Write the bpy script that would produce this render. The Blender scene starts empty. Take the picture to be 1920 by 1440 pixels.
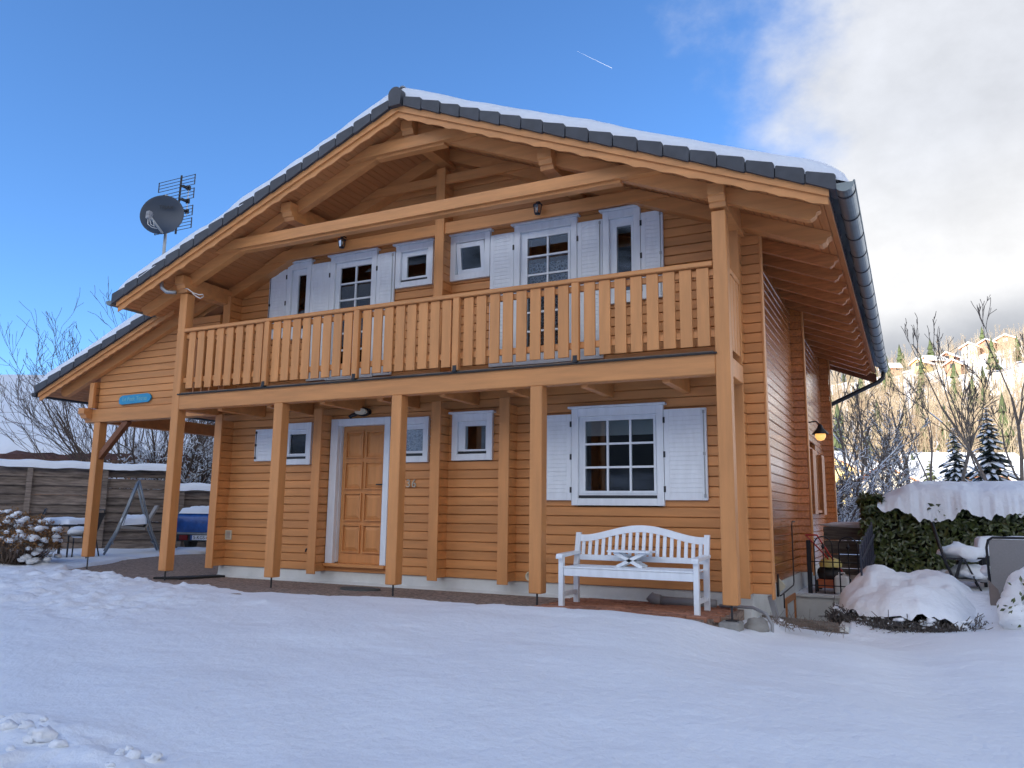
import bpy, math, random
import numpy as np
from mathutils import Vector, Matrix

# ---------------------------------------------------------------- camera, world, sun, exposure
SC = bpy.context.scene
COL = SC.collection
R = math.radians
CAM_LOC = (1.735, -8.109, 0.856)
YAW, PITCH, ROLL, FPX = R(26.651), R(9.287), R(0.715), 1491.23
fw = Vector((-math.sin(YAW)*math.cos(PITCH), math.cos(YAW)*math.cos(PITCH), math.sin(PITCH)))
r0 = Vector((math.cos(YAW), math.sin(YAW), 0)); u0 = r0.cross(fw)
cr = math.cos(ROLL)*r0 + math.sin(ROLL)*u0; cu = -math.sin(ROLL)*r0 + math.cos(ROLL)*u0
cam = bpy.data.cameras.new('camera'); cam_o = bpy.data.objects.new('camera', cam); COL.objects.link(cam_o)
M = Matrix((cr, cu, -fw)).transposed().to_4x4(); M.translation = CAM_LOC; cam_o.matrix_world = M
cam.sensor_width = 36; cam.lens = FPX/1920*36; cam.clip_start = .05; cam.clip_end = 20000
SC.camera = cam_o

SUN_AZ, SUN_EL = R(207), R(18)          # azimuth clockwise from +Y
SUN_DIR = Vector((math.sin(SUN_AZ)*math.cos(SUN_EL), math.cos(SUN_AZ)*math.cos(SUN_EL), math.sin(SUN_EL)))
W = bpy.data.worlds.new('World'); SC.world = W; W.use_nodes = True
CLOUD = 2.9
def world_nodes():
    nt = W.node_tree; N, L = nt.nodes, nt.links
    bg = N['Background']
    sky = N.new('ShaderNodeTexSky'); sky.sky_type = 'NISHITA'; sky.sun_disc = False
    sky.sun_elevation = SUN_EL; sky.sun_rotation = SUN_AZ; sky.altitude = 1100; sky.air_density = .85; sky.dust_density = .3; sky.ozone_density = 3.0
    tc = N.new('ShaderNodeTexCoord')
    def math_(op, a, b=None, c=None, clamp=False):
        n = N.new('ShaderNodeMath'); n.operation = op; n.use_clamp = clamp
        for i, v in enumerate((a, b, c)):
            if v is None: continue
            if isinstance(v, (int, float)): n.inputs[i].default_value = v
            else: L.new(v, n.inputs[i])
        return n.outputs[0]
    def noise(scale, detail, rough=.55, sc=(1, 1, 1), off=(0, 0, 0)):
        mp = N.new('ShaderNodeMapping'); mp.inputs['Scale'].default_value = sc; mp.inputs['Location'].default_value = off
        L.new(tc.outputs['Generated'], mp.inputs[0])
        n = N.new('ShaderNodeTexNoise'); n.inputs['Scale'].default_value = scale; n.inputs['Detail'].default_value = detail; n.inputs['Roughness'].default_value = rough
        L.new(mp.outputs[0], n.inputs['Vector']); return n.outputs['Fac']
    # broken cloud ringing the valley, with one clear quarter of sky to the left of the house
    dp = N.new('ShaderNodeVectorMath'); dp.operation = 'DOT_PRODUCT'; L.new(tc.outputs['Generated'], dp.inputs[0])
    dp.inputs[1].default_value = Vector((-.8, .5, .3)).normalized()
    n1 = noise(2.3, 7, .56, (1, 1, 1.3), (3.1, 1.7, .4)); n2 = noise(6.5, 7, .6, (1, 1, 1.4), (1.2, 4.2, 0)); n3 = noise(1.6, 3, .5, (1, 1, 1.2), (7.7, 2.3, 1.4))
    def sm(v, lo_, hi_):
        m = N.new('ShaderNodeMapRange'); m.interpolation_type = 'SMOOTHSTEP'; m.inputs['From Min'].default_value = lo_; m.inputs['From Max'].default_value = hi_; L.new(v, m.inputs['Value']); return m.outputs['Result']
    sep = N.new('ShaderNodeSeparateXYZ'); L.new(tc.outputs['Generated'], sep.inputs[0]); Z = sep.outputs['Z']
    e = math_('ADD', math_('SUBTRACT', .665, dp.outputs['Value']), math_('MULTIPLY', math_('SUBTRACT', .47, Z), .42))
    e = math_('ADD', e, math_('MULTIPLY', math_('SUBTRACT', n1, .5), .42)); e = math_('ADD', e, math_('MULTIPLY', math_('SUBTRACT', n2, .5), .16))
    m1 = sm(e, -.03, .10)
    # overhead the cloud thins out; extra unseen cover added to light the facade
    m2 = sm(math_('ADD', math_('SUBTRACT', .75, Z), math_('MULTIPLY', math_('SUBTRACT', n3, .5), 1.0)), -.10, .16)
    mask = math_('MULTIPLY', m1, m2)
    rp = N.new('ShaderNodeValToRGB'); er = rp.color_ramp; er.interpolation = 'EASE'
    er.elements[0].position = .175; er.elements[0].color = (.47, .50, .56, 1); er.elements[1].position = .255; er.elements[1].color = (1.03, 1.03, 1.04, 1)
    q = er.elements.new(.46); q.color = (.82, .85, .92, 1)
    L.new(math_('ADD', Z, math_('MULTIPLY', math_('SUBTRACT', n1, .5), .16)), rp.inputs[0])
    var = N.new('ShaderNodeVectorMath'); var.operation = 'SCALE'; L.new(rp.outputs[0], var.inputs[0])
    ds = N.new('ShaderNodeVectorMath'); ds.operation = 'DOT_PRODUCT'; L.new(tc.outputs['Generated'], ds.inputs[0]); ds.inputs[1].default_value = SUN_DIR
    fs = math_('ADD', 1., math_('MULTIPLY', math_('POWER', math_('MAXIMUM', ds.outputs['Value'], 0.), 2.), 1.8))  # cloud out of view towards the sun brightened to light the facade
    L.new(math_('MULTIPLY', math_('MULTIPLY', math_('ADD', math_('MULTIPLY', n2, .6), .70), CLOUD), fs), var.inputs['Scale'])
    # sky colour tinted to a deeper blue than the model's
    tint = N.new('ShaderNodeVectorMath'); tint.operation = 'MULTIPLY'; L.new(sky.outputs[0], tint.inputs[0]); tint.inputs[1].default_value = (.585, .80, .98)
    mix = N.new('ShaderNodeMix'); mix.data_type = 'RGBA'
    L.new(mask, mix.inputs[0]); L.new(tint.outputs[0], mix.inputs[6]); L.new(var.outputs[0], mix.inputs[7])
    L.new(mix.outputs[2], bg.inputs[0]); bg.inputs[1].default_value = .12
world_nodes()
sun = bpy.data.lights.new('sun', 'SUN'); sun.energy = 4.0; sun.angle = R(.5); sun.color = (1, .955, .88)
sun_o = bpy.data.objects.new('sun', sun); COL.objects.link(sun_o); sun_o.rotation_euler = SUN_DIR.to_track_quat('Z', 'Y').to_euler(); sun_o.location = (-20, -40, 40)
vs = SC.view_settings; vs.view_transform = 'Standard'; vs.look = 'None'; vs.gamma = 1; vs.exposure = 1.46
SC.cycles.use_denoising = True; SC.cycles.use_adaptive_sampling = True; SC.cycles.adaptive_threshold = .02; SC.cycles.max_bounces = 5; SC.cycles.diffuse_bounces = 3; SC.cycles.glossy_bounces = 2; SC.cycles.transparent_max_bounces = 12
SC.cycles.sample_clamp_indirect = 6
random.seed(7); RNG = np.random.default_rng(11)

# ---------------------------------------------------------------- materials
def mat(name, col, rough=.6, var=.0, vscale=3., vsc=(1, 1, 1), col2=None, bump=0., bscale=40., bsc=(1, 1, 1), metal=0., spec=.5, rnd=0., detail=6., band=None, coat=0.):
    m = bpy.data.materials.new(name); m.use_nodes = True; nt = m.node_tree; N, L = nt.nodes, nt.links
    p = N['Principled BSDF']; p.inputs['Roughness'].default_value = rough; p.inputs['Metallic'].default_value = metal
    p.inputs['Specular IOR Level'].default_value = spec; p.inputs['Coat Weight'].default_value = coat; p.inputs['Coat Roughness'].default_value = .14
    geo = N.new('ShaderNodeNewGeometry')
    def tex(scale, sc, det):
        mp = N.new('ShaderNodeMapping'); mp.inputs['Scale'].default_value = sc; L.new(geo.outputs['Position'], mp.inputs[0])
        n = N.new('ShaderNodeTexNoise'); n.inputs['Scale'].default_value = scale; n.inputs['Detail'].default_value = det; n.inputs['Roughness'].default_value = .6
        L.new(mp.outputs[0], n.inputs['Vector']); return n.outputs['Fac']
    base = None
    if var or col2:
        c2 = col2 or tuple(min(1, max(0, c*(1-var))) for c in col); c1 = col if col2 else tuple(min(1, c*(1+var)) for c in col)
        rp = N.new('ShaderNodeValToRGB'); rp.color_ramp.elements[0].position = .32; rp.color_ramp.elements[1].position = .68
        rp.color_ramp.elements[0].color = (*c2, 1); rp.color_ramp.elements[1].color = (*c1, 1)
        if band: rp.color_ramp.elements[0].position, rp.color_ramp.elements[1].position = band
        L.new(tex(vscale, vsc, detail), rp.inputs[0]); base = rp.outputs[0]
    if rnd:
        oi = N.new('ShaderNodeObjectInfo'); ma = N.new('ShaderNodeMath'); ma.operation = 'MULTIPLY_ADD'; L.new(oi.outputs['Random'], ma.inputs[0]); ma.inputs[1].default_value = 2*rnd; ma.inputs[2].default_value = 1-rnd
        mx = N.new('ShaderNodeVectorMath'); mx.operation = 'SCALE'
        if base: L.new(base, mx.inputs[0])
        else: mx.inputs[0].default_value = col
        L.new(ma.outputs[0], mx.inputs['Scale']); base = mx.outputs[0]
    if base: L.new(base, p.inputs['Base Color'])
    else: p.inputs['Base Color'].default_value = (*col, 1)
    if bump:
        b = N.new('ShaderNodeBump'); b.inputs['Strength'].default_value = 1; b.inputs['Distance'].default_value = bump
        L.new(tex(bscale, bsc, 5), b.inputs['Height']); L.new(b.outputs[0], p.inputs['Normal'])
    return m
MT = {}
def defm(k, *a, **kw): MT[k] = mat(k, *a, **kw)
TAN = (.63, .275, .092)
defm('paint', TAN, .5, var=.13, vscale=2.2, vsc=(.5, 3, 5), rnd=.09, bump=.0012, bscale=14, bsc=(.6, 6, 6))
defm('paint_v', TAN, .5, var=.12, vscale=2.2, vsc=(4, 4, .5), rnd=.05, bump=.0012, bscale=14, bsc=(6, 6, .6))
defm('soffit', (.52, .215, .075), .55, var=.10, vscale=5, vsc=(5, .6, 5), bump=.001, bscale=20)
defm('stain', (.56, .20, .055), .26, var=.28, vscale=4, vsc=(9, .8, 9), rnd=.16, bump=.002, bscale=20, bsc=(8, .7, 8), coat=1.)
defm('rafter_stain', (.50, .19, .06), .5, var=.25, vscale=4, vsc=(1, 7, 7), rnd=.10, bump=.001, bscale=20)
defm('white', (.80, .85, .90), .42, var=.05, vscale=5, vsc=(3, 3, .7), bump=.0006, bscale=30)
defm('stucco', (.66, .67, .65), .85, var=.09, vscale=3, bump=.003, bscale=60)
defm('tile', (.052, .057, .068), .55, var=.18, vscale=6, rnd=.12, bump=.001, bscale=90)
defm('zinc', (.19, .225, .24), .42, var=.12, vscale=5, metal=.75)
defm('darkmetal', (.035, .037, .042), .45, metal=.3)
defm('iron', (.012, .013, .018), .45, spec=.4)
defm('picketblue', (.022, .027, .05), .45)
defm('greymetal', (.22, .25, .28), .4, metal=.5)
defm('galv', (.38, .40, .41), .4, metal=.7, var=.1, vscale=20)
defm('dish', (.035, .05, .075), .45, var=.06)
defm('plastic_grey', (.30, .30, .31), .5)
defm('plastic_white', (.75, .74, .70), .45)
defm('cream', (.72, .66, .50), .6)
defm('black', (.012, .012, .013), .6)
defm('rubber', (.018, .018, .018), .8)
defm('snow', (.84, .88, .93), .55, var=.02, vscale=1.5, bump=.018, bscale=12, spec=.3)
defm('snow_far', (.85, .865, .89), .7, var=.02, vscale=.2)
defm('gravel', (.46, .34, .27), .9, col2=(.11, .08, .065), vscale=26, bump=.03, bscale=42, detail=10)
defm('paver', (.34, .15, .09), .85, var=.25, vscale=20, rnd=.22, bump=.002, bscale=80)
defm('concrete', (.27, .26, .24), .9, var=.25, vscale=8, bump=.004, bscale=50)
defm('slate', (.07, .075, .075), .8, var=.3, vscale=12, bump=.003, bscale=40)
defm('oldwood', (.29, .225, .18), .85, col2=(.085, .065, .052), vscale=2.2, vsc=(1.2, 1.2, 10), rnd=.3, bump=.004, bscale=10, bsc=(1, 1, 12))
defm('sleeper', (.20, .175, .15), .9, col2=(.07, .06, .05), vscale=3, vsc=(1, 6, 9), bump=.005, bscale=14, bsc=(1, 6, 9))
defm('interior', (.07, .045, .03), .8, var=.3, vscale=2)
defm('bark', (.15, .122, .10), .9, var=.35, vscale=9)
defm('twig', (.115, .082, .062), .9, var=.25, vscale=3)
defm('forest', (.54, .45, .31), .9, col2=(.28, .19, .12), vscale=.09, detail=6)
defm('forest_green', (.075, .095, .036), .9, var=.4, vscale=.15)
defm('needle', (.020, .030, .018), .8, var=.4, vscale=2)
defm('needle_pale', (.13, .15, .045), .8, var=.3, vscale=.6)
defm('leaf', (.105, .135, .040), .32, col2=(.032, .048, .014), vscale=11, spec=.6)
defm('leafcore', (.010, .014, .006), .9)
defm('dryflower', (.28, .15, .06), .9, var=.4, vscale=25)
defm('drystem', (.20, .145, .11), .9, var=.3, vscale=10)
defm('shrubtwig', (.13, .115, .105), .9, var=.4, vscale=20)
defm('tarp', (.012, .085, .34), .35, var=.25, vscale=9, bump=.01, bscale=9)
defm('red', (.45, .035, .025), .4)
defm('redlens', (.25, .01, .01), .25)
defm('yellow', (.62, .50, .16), .45)
defm('orange', (.50, .12, .04), .5)
defm('signblue', (.03, .30, .52), .45, var=.08, vscale=9)
defm('signtext', (.22, .50, .52), .5)
defm('brass', (.55, .48, .36), .35, metal=.4)
defm('textile', (.235, .23, .235), .85, var=.06, vscale=60)
defm('slab', (.19, .155, .14), .8, var=.1, vscale=10)
defm('lampglass', (.72, .70, .62), .25)
defm('blind', (.70, .70, .66), .7, var=.03, vscale=2)
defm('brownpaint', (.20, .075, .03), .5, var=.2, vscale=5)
defm('door_red', (.22, .045, .025), .4)
defm('cushion', (.32, .30, .28), .9, var=.1, vscale=14)
defm('redroof', (.085, .04, .034), .8, var=.3, vscale=4)
defm('chaletwood', (.36, .20, .12), .8, var=.25, vscale=.6)
defm('chaletyellow', (.62, .48, .20), .8, var=.1)
defm('chaletcream', (.62, .56, .45), .8, var=.08)
defm('roofwood', (.50, .20, .08), .7, var=.2)
defm('windowdark', (.03, .03, .035), .2)
defm('vent', (.55, .52, .45), .6)
defm('mountain', (.82, .84, .87), .95, col2=(.05, .06, .06), vscale=.02, detail=9, band=(.40, .52))  # snow cover whitened so the unseen slope bounces more light onto the facade
def glass_mat(name, tint=(.8, .84, .86), refl=1.0):
    m = bpy.data.materials.new(name); m.use_nodes = True; nt = m.node_tree; N, L = nt.nodes, nt.links
    N.remove(N['Principled BSDF']); out = N['Material Output']
    tr = N.new('ShaderNodeBsdfTransparent'); tr.inputs[0].default_value = (*tint, 1)
    gl = N.new('ShaderNodeBsdfGlossy'); gl.inputs['Roughness'].default_value = .015; gl.inputs[0].default_value = (.95, .97, 1, 1)
    fr = N.new('ShaderNodeFresnel'); fr.inputs[0].default_value = 1.75
    mx = N.new('ShaderNodeMixShader'); L.new(fr.outputs[0], mx.inputs[0]); L.new(tr.outputs[0], mx.inputs[1]); L.new(gl.outputs[0], mx.inputs[2]); L.new(mx.outputs[0], out.inputs[0])
    MT[name] = m
glass_mat('glass')
def curtain_mat(name, light, dark, scale):
    m = bpy.data.materials.new(name); m.use_nodes = True; nt = m.node_tree; N, L = nt.nodes, nt.links; p = N['Principled BSDF']
    geo = N.new('ShaderNodeNewGeometry'); v = N.new('ShaderNodeTexVoronoi'); v.feature = 'DISTANCE_TO_EDGE'; v.inputs['Scale'].default_value = scale; L.new(geo.outputs['Position'], v.inputs['Vector'])
    rp = N.new('ShaderNodeValToRGB'); rp.color_ramp.elements[0].position = .05; rp.color_ramp.elements[1].position = .22
    rp.color_ramp.elements[0].color = (*light, 1); rp.color_ramp.elements[1].color = (*dark, 1); L.new(v.outputs['Distance'], rp.inputs[0]); L.new(rp.outputs[0], p.inputs['Base Color']); p.inputs['Roughness'].default_value = .9
    MT[name] = m
curtain_mat('lace', (.42, .44, .48), (.05, .05, .06), 26)
curtain_mat('lace_grey', (.34, .36, .38), (.10, .11, .12), 15)
def emis(name, col, st, base=(.8, .7, .5)):
    m = mat(name, base, .3); p = m.node_tree.nodes['Principled BSDF']; p.inputs['Emission Color'].default_value = (*col, 1); p.inputs['Emission Strength'].default_value = st; MT[name] = m
emis('lit_bulb', (1, .50, .14), .45, (.75, .5, .2))

# ---------------------------------------------------------------- mesh helpers
WL = {}
def tag(o, label=None, cat=None, group=None, kind=None):
    for k, v in (('label', label), ('category', cat), ('group', group), ('kind', kind)):
        if v: o[k] = v
    return o
def attach(o, parent, local=False):
    if parent is not None:
        o.parent = parent
        if not local: o.matrix_parent_inverse = Matrix.Translation(-Vector(WL.get(parent.name, (0, 0, 0))))
def empty(name, loc=(0, 0, 0), rz=0, parent=None, label=None, cat=None, group=None):
    o = bpy.data.objects.new(name, None); COL.objects.link(o); o.empty_display_size = .2
    o.location = loc; o.rotation_euler = (0, 0, rz); WL[o.name] = tuple(loc)
    attach(o, parent); return tag(o, label, cat, group)
class MB:
    def __init__(s): s.v = []; s.f = []; s.sm = False
    def add(s, vs, fs):
        b = len(s.v); s.v += [tuple(p) for p in vs]; s.f += [tuple(i+b for i in f) for f in fs]; return s
    def box(s, x0, x1, y0, y1, z0, z1):
        return s.add([(x, y, z) for x in (x0, x1) for y in (y0, y1) for z in (z0, z1)], [(0, 1, 3, 2), (4, 6, 7, 5), (0, 4, 5, 1), (2, 3, 7, 6), (0, 2, 6, 4), (1, 5, 7, 3)])
    def cbox(s, x0, x1, y0, y1, z0, z1, c=.006):
        lo = (x0, y0, z0); hi = (x1, y1, z1); idx = {}; vs = []
        for sx in (0, 1):
            for sy in (0, 1):
                for sz in (0, 1):
                    sg = (sx, sy, sz)
                    for a in range(3):
                        p = [(hi if sg[i] else lo)[i] + (0 if i == a else (-c if sg[i] else c)) for i in range(3)]
                        idx[(sg, a)] = len(vs); vs.append(p)
        fs = []
        for a in range(3):
            b, d = (a+1) % 3, (a+2) % 3
            for sd in (0, 1):
                q = []
                for (i, j) in ((0, 0), (1, 0), (1, 1), (0, 1)):
                    g = [0]*3; g[a] = sd; g[b] = i; g[d] = j; q.append(idx[(tuple(g), a)])
                fs.append(tuple(q if sd else q[::-1]))
        for a in range(3):       # edge running along axis a
            b, d = (a+1) % 3, (a+2) % 3
            for i in (0, 1):
                for j in (0, 1):
                    g0 = [0]*3; g0[b] = i; g0[d] = j; g1 = list(g0); g1[a] = 1
                    q = [idx[(tuple(g0), b)], idx[(tuple(g1), b)], idx[(tuple(g1), d)], idx[(tuple(g0), d)]]
                    fs.append(tuple(q if i != j else q[::-1]))
        for sx in (0, 1):
            for sy in (0, 1):
                for sz in (0, 1):
                    t = [idx[((sx, sy, sz), a)] for a in range(3)]
                    fs.append(tuple(t if (sx+sy+sz) % 2 else t[::-1]))
        return s.add(vs, fs)
    def prism(s, poly, a0, a1, plane='xz'):
        # polygon in a plane, extruded along the third axis
        n = len(poly); mk = {'xz': lambda p, t: (p[0], t, p[1]), 'yz': lambda p, t: (t, p[0], p[1]), 'xy': lambda p, t: (p[0], p[1], t)}[plane]
        vs = [mk(p, a0) for p in poly] + [mk(p, a1) for p in poly]
        return s.add(vs, [tuple(range(n))[::-1], tuple(range(n, 2*n))] + [(i, (i+1) % n, n+(i+1) % n, n+i) for i in range(n)])
    def tube(s, pts, rad, n=8, cap=True):
        pts = [Vector(p) for p in pts]; k = len(pts); rad = rad if isinstance(rad, (list, tuple)) else [rad]*k
        b = len(s.v); up = None
        for i, p in enumerate(pts):
            d = (pts[min(i+1, k-1)]-pts[max(i-1, 0)]); d = d.normalized() if d.length > 1e-9 else Vector((0, 0, 1))
            if up is None or abs(up.dot(d)) > .95: up = Vector((0, 0, 1)) if abs(d.z) < .9 else Vector((1, 0, 0))
            x = up.cross(d).normalized(); y = d.cross(x); up = y
            for j in range(n):
                a = 2*math.pi*j/n; s.v.append(tuple(p + x*math.cos(a)*rad[i] + y*math.sin(a)*rad[i]))
        for i in range(k-1):
            for j in range(n): s.f.append((b+i*n+j, b+i*n+(j+1) % n, b+(i+1)*n+(j+1) % n, b+(i+1)*n+j))
        if cap: s.f.append(tuple(b+j for j in range(n))[::-1]); s.f.append(tuple(b+(k-1)*n+j for j in range(n)))
        return s
    def bar(s, p, q, w, h):   # rectangular bar between two points
        p, q = Vector(p), Vector(q); d = (q-p).normalized(); up = Vector((0, 0, 1)) if abs(d.z) < .95 else Vector((0, 1, 0))
        x = d.cross(up).normalized()*w/2; y = x.cross(d).normalized()*h/2
        vs = [e+a*x+c*y for e in (p, q) for a, c in ((-1, -1), (1, -1), (1, 1), (-1, 1))]
        return s.add(vs, [(0, 1, 2, 3)[::-1], (4, 5, 6, 7), (0, 1, 5, 4), (1, 2, 6, 5), (2, 3, 7, 6), (3, 0, 4, 7)])
    def lathe(s, prof, c, n=20, axis='z'):
        b = len(s.v); k = len(prof)
        for r, h in prof:
            for j in range(n):
                a = 2*math.pi*j/n; p = (r*math.cos(a), r*math.sin(a), h)
                if axis == 'y': p = (p[0], h, p[1])
                if axis == 'x': p = (h, p[0], p[1])
                s.v.append((c[0]+p[0], c[1]+p[1], c[2]+p[2]))
        for i in range(k-1):
            for j in range(n): s.f.append((b+i*n+j, b+i*n+(j+1) % n, b+(i+1)*n+(j+1) % n, b+(i+1)*n+j))
        return s
    def build(s, name, m, parent=None, local=False, smooth=None, kind=None):
        me = bpy.data.meshes.new(name); me.from_pydata(s.v, [], s.f); me.update()
        return link(name, me, m, parent, local, s.sm if smooth is None else smooth, kind)
def link(name, me, m, parent=None, local=False, smooth=False, kind=None):
    if m is not None: me.materials.append(MT[m])
    if smooth: me.polygons.foreach_set('use_smooth', [True]*len(me.polygons))
    o = bpy.data.objects.new(name, me); COL.objects.link(o); attach(o, parent, local)
    if kind: o['kind'] = kind
    return o
def np_mesh(name, V, F, m, parent=None, smooth=True, kind=None, local=False):
    """V (n,3) array, F (k,q) array with q = 3 or 4"""
    V = np.asarray(V, np.float32); F = np.asarray(F, np.int32); q = F.shape[1]
    me = bpy.data.meshes.new(name); me.vertices.add(len(V)); me.vertices.foreach_set('co', V.ravel())
    me.loops.add(F.size); me.loops.foreach_set('vertex_index', F.ravel()); me.polygons.add(len(F))
    me.polygons.foreach_set('loop_start', np.arange(0, F.size, q, dtype=np.int32)); me.update(calc_edges=True)
    return link(name, me, m, parent, local, smooth, kind)
def grid_faces(nu, nv, wrap=False):
    i = np.arange(nu-1)[:, None]; j = np.arange(nv if wrap else nv-1)[None, :]; j2 = (j+1) % nv
    return np.stack([i*nv+j, (i+1)*nv+j, (i+1)*nv+j2, i*nv+j2], -1).reshape(-1, 4)
def one(name, label, cat, mb, m, group=None, smooth=None, kind=None):
    o = mb.build(name, m, smooth=smooth, kind=kind); return tag(o, label, cat, group)
# value noise
def vnoise(x, y, seed=0, oct=4, gain=.5):
    x = np.asarray(x, float); y = np.asarray(y, float); out = np.zeros(np.broadcast(x, y).shape); amp = 1.; tot = 0
    for o in range(oct):
        xi = np.floor(x).astype(np.int64); yi = np.floor(y).astype(np.int64); fx = x-xi; fy = y-yi
        fx = fx*fx*fx*(fx*(fx*6-15)+10); fy = fy*fy*fy*(fy*(fy*6-15)+10)
        def h(a, b):
            n = (a*374761393 + b*668265263 + (seed+o)*974634777) & 0xffffffff
            n = ((n ^ (n >> 13))*1274126177) & 0xffffffff; n = (n ^ (n >> 16)) & 0xffffffff
            return n/4294967295.*2-1
        v = (h(xi, yi)*(1-fx)+h(xi+1, yi)*fx)*(1-fy)+(h(xi, yi+1)*(1-fx)+h(xi+1, yi+1)*fx)*fy
        out = out+v*amp; tot += amp; amp *= gain; x = x*2.03+17.1; y = y*2.03-9.3
    return out/tot
def sstep(a, b, x): t = np.clip((np.asarray(x, float)-a)/(b-a), 0, 1); return t*t*(3-2*t)
# ---------------------------------------------------------------- ground, snow, hills
GRAVEL = [(-10.6, .5), (-11.5, 2.07), (-12.25, 3.0), (-12.95, 4.6), (-12.9, 7.5), (-7.6, 7.5), (-7.6, 9.8), (.1, 9.8), (.1, 4.6), (.30, 4.5), (.32, .95), (.30, .42), (.02, .05), (-.12, -.16), (-.5, -.22), (-.91, -.14), (-1.6, -.26), (-2.1, -.33), (-2.85, -.23), (-3.8, -.17), (-4.7, -.31), (-5.7, -.40), (-6.5, -.33), (-7.75, -.1), (-9.05, .04)]
def poly_sd(x, y, P):
    P = np.array(P); best = np.full(x.shape, 1e9); ins = np.zeros(x.shape, bool)
    for i in range(len(P)):
        a, b = P[i], P[(i+1) % len(P)]; e = b-a; t = np.clip(((x-a[0])*e[0]+(y-a[1])*e[1])/(e@e), 0, 1)
        best = np.minimum(best, np.hypot(x-a[0]-t*e[0], y-a[1]-t*e[1]))
        c = ((a[1] > y) != (b[1] > y)) & (x < (b[0]-a[0])*(y-a[1])/((b[1]-a[1]) or 1e-9)+a[0]); ins ^= c
    return np.where(ins, -best, best)
def ground_h(x, y):
    g = -.10-.085*np.clip(-.4-y, 0, 9)
    g = g-.19*sstep(-.35, .55, x)*sstep(-3.2, .1, y)*(1-sstep(5, 7, y))
    g = g+.30*sstep(1.75, 2.7, y)*sstep(1.65, 2.1, x)
    return g
def snow_h(x, y):
    g = ground_h(x, y)
    g = g+.045*vnoise(x*.33, y*.45, 3, 3)+.022*vnoise(x*1.0+3, y*1.9, 5, 3)+.005*vnoise(x*4, y*9, 8, 4)
    # a shallow hollow on the right of the yard, a path bank beside it
    g = g-.07*np.exp(-(((x-1.75)+(y+1.2)*.12)/.38)**2)*sstep(-4.2, -1.2, y)*(1-sstep(.6, 1.8, y))
    g = g+.10*np.exp(-(((x-2.75))/.5)**2-((y-1.0)/.9)**2)
    # trodden snow in front of the carport
    tr = sstep(.9, -.4, np.abs(y+1.05+.08*(x+9))-1.0)*sstep(-4.9, -6.6, x)
    tr = np.maximum(tr, .8*sstep(.28, .0, np.abs(y+.95+.30*(x+5.6)))*sstep(-3.9, -5.0, x))
    n = vnoise(x*2.3, y*2.6, 21, 3); m = vnoise(x*6.5, y*7.5, 31, 3)
    g = g+tr*(.05*np.clip(n, -.45, .6)+.03*m+.01)
    # churned clods bottom left
    cl = sstep(.55, -.1, np.hypot((x+3.0)/1.5, (y+5.35)/.75)-.75)
    g = g+cl*(.05*np.clip(vnoise(x*5, y*5, 41, 4), -.3, 1)+.035*np.clip(vnoise(x*11, y*11, 43, 2), 0, 1)+.03)
    d = poly_sd(x, y, GRAVEL)+.07*vnoise(x*2.2, y*2.2, 51, 4)+.03*vnoise(x*12, y*12, 52, 2)
    k = sstep(-.01, .16, d)
    wb = sstep(-1.9, -.5, y)*sstep(-.15, -.7, x); g = g+wb*(np.maximum(g, -.120+.02*vnoise(x*3, y*3, 55, 2))-g)+tr*.03*np.clip(m, 0, 1)
    g = g-.13*np.exp(-((x-.95)/.55)**2-((y-1.05)/.40)**2)
    g = -.24+(g+.24)*k
    w = (x > .10) & (x < 1.0) & (y > 1.40) & (y < 4.42)
    return np.where(w, -1.75, g)
def sheet(name, x0, x1, y0, y1, st, fn, m, ox=0, oy=0):
    xs = np.arange(x0, x1+1e-6, st); ys = np.arange(y0, y1+1e-6, st); X, Y = np.meshgrid(xs, ys, indexing='ij')
    o = np_mesh(name, np.stack([X, Y, fn(X, Y)], -1).reshape(-1, 3), grid_faces(len(xs), len(ys))[:, ::-1] if False else grid_faces(len(xs), len(ys)), m)
    o['kind'] = 'structure'; return o
def fine_yard():
    # graded grid: finer near the camera
    def graded(a, b, f):
        out = [a]
        while out[-1] < b: out.append(out[-1]+f(out[-1]))
        return np.array(out)
    xs = graded(-22, 8.5, lambda x: .034 if -4.5 < x < 3.2 else .05 if x > -10.5 else .09)
    ys = graded(-10.5, 9, lambda y: .034 if -6.3 < y < 1.6 else .07)
    X, Y = np.meshgrid(xs, ys, indexing='ij')
    o = np_mesh('snow_ground', np.stack([X, Y, snow_h(X, Y)], -1).reshape(-1, 3), grid_faces(len(xs), len(ys)), 'snow'); o['kind'] = 'structure'
    return o
fine_yard()
MB().prism([(-13.4, .3), (-10.4, .1), (-9.0, -.25), (-6.0, -.8), (-.7, -.7), (-.28, -.30), (-.05, .02), (.02, .30), (.02, 8), (-13.4, 8)], -.5, -.135, 'xy').build('gravel_ground', 'gravel')['kind'] = 'structure'
HY = np.array([-80, 9, 25, 45, 65, 90, 130, 182, 250, 300, 340, 420, 600.]); HZ = np.array([-.9, -.5, .1, .9, 1.5, 2.6, 9.5, 22., 41., 53.5, 60., 63., 65.])
def far_h(x, y):
    z = np.interp(y, HY, HZ)+(x-10)*.16*sstep(140, 320, y)
    z = z*(1-.75*sstep(-30, -140, x))+.6*vnoise(x*.03, y*.03, 61, 4)*sstep(30, 90, y)*3
    inside = (x > -21.5) & (x < 8) & (y > -10) & (y < 8.6)
    return np.where(inside, -3., z)
xs = np.unique(np.concatenate([np.linspace(-420, -30, 40), np.linspace(-30, 60, 91), np.linspace(60, 420, 40)])); ys = np.unique(np.concatenate([np.linspace(-90, -10, 20), np.linspace(-10, 120, 131), np.linspace(120, 600, 121)]))
X, Y = np.meshgrid(xs, ys, indexing='ij')
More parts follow.
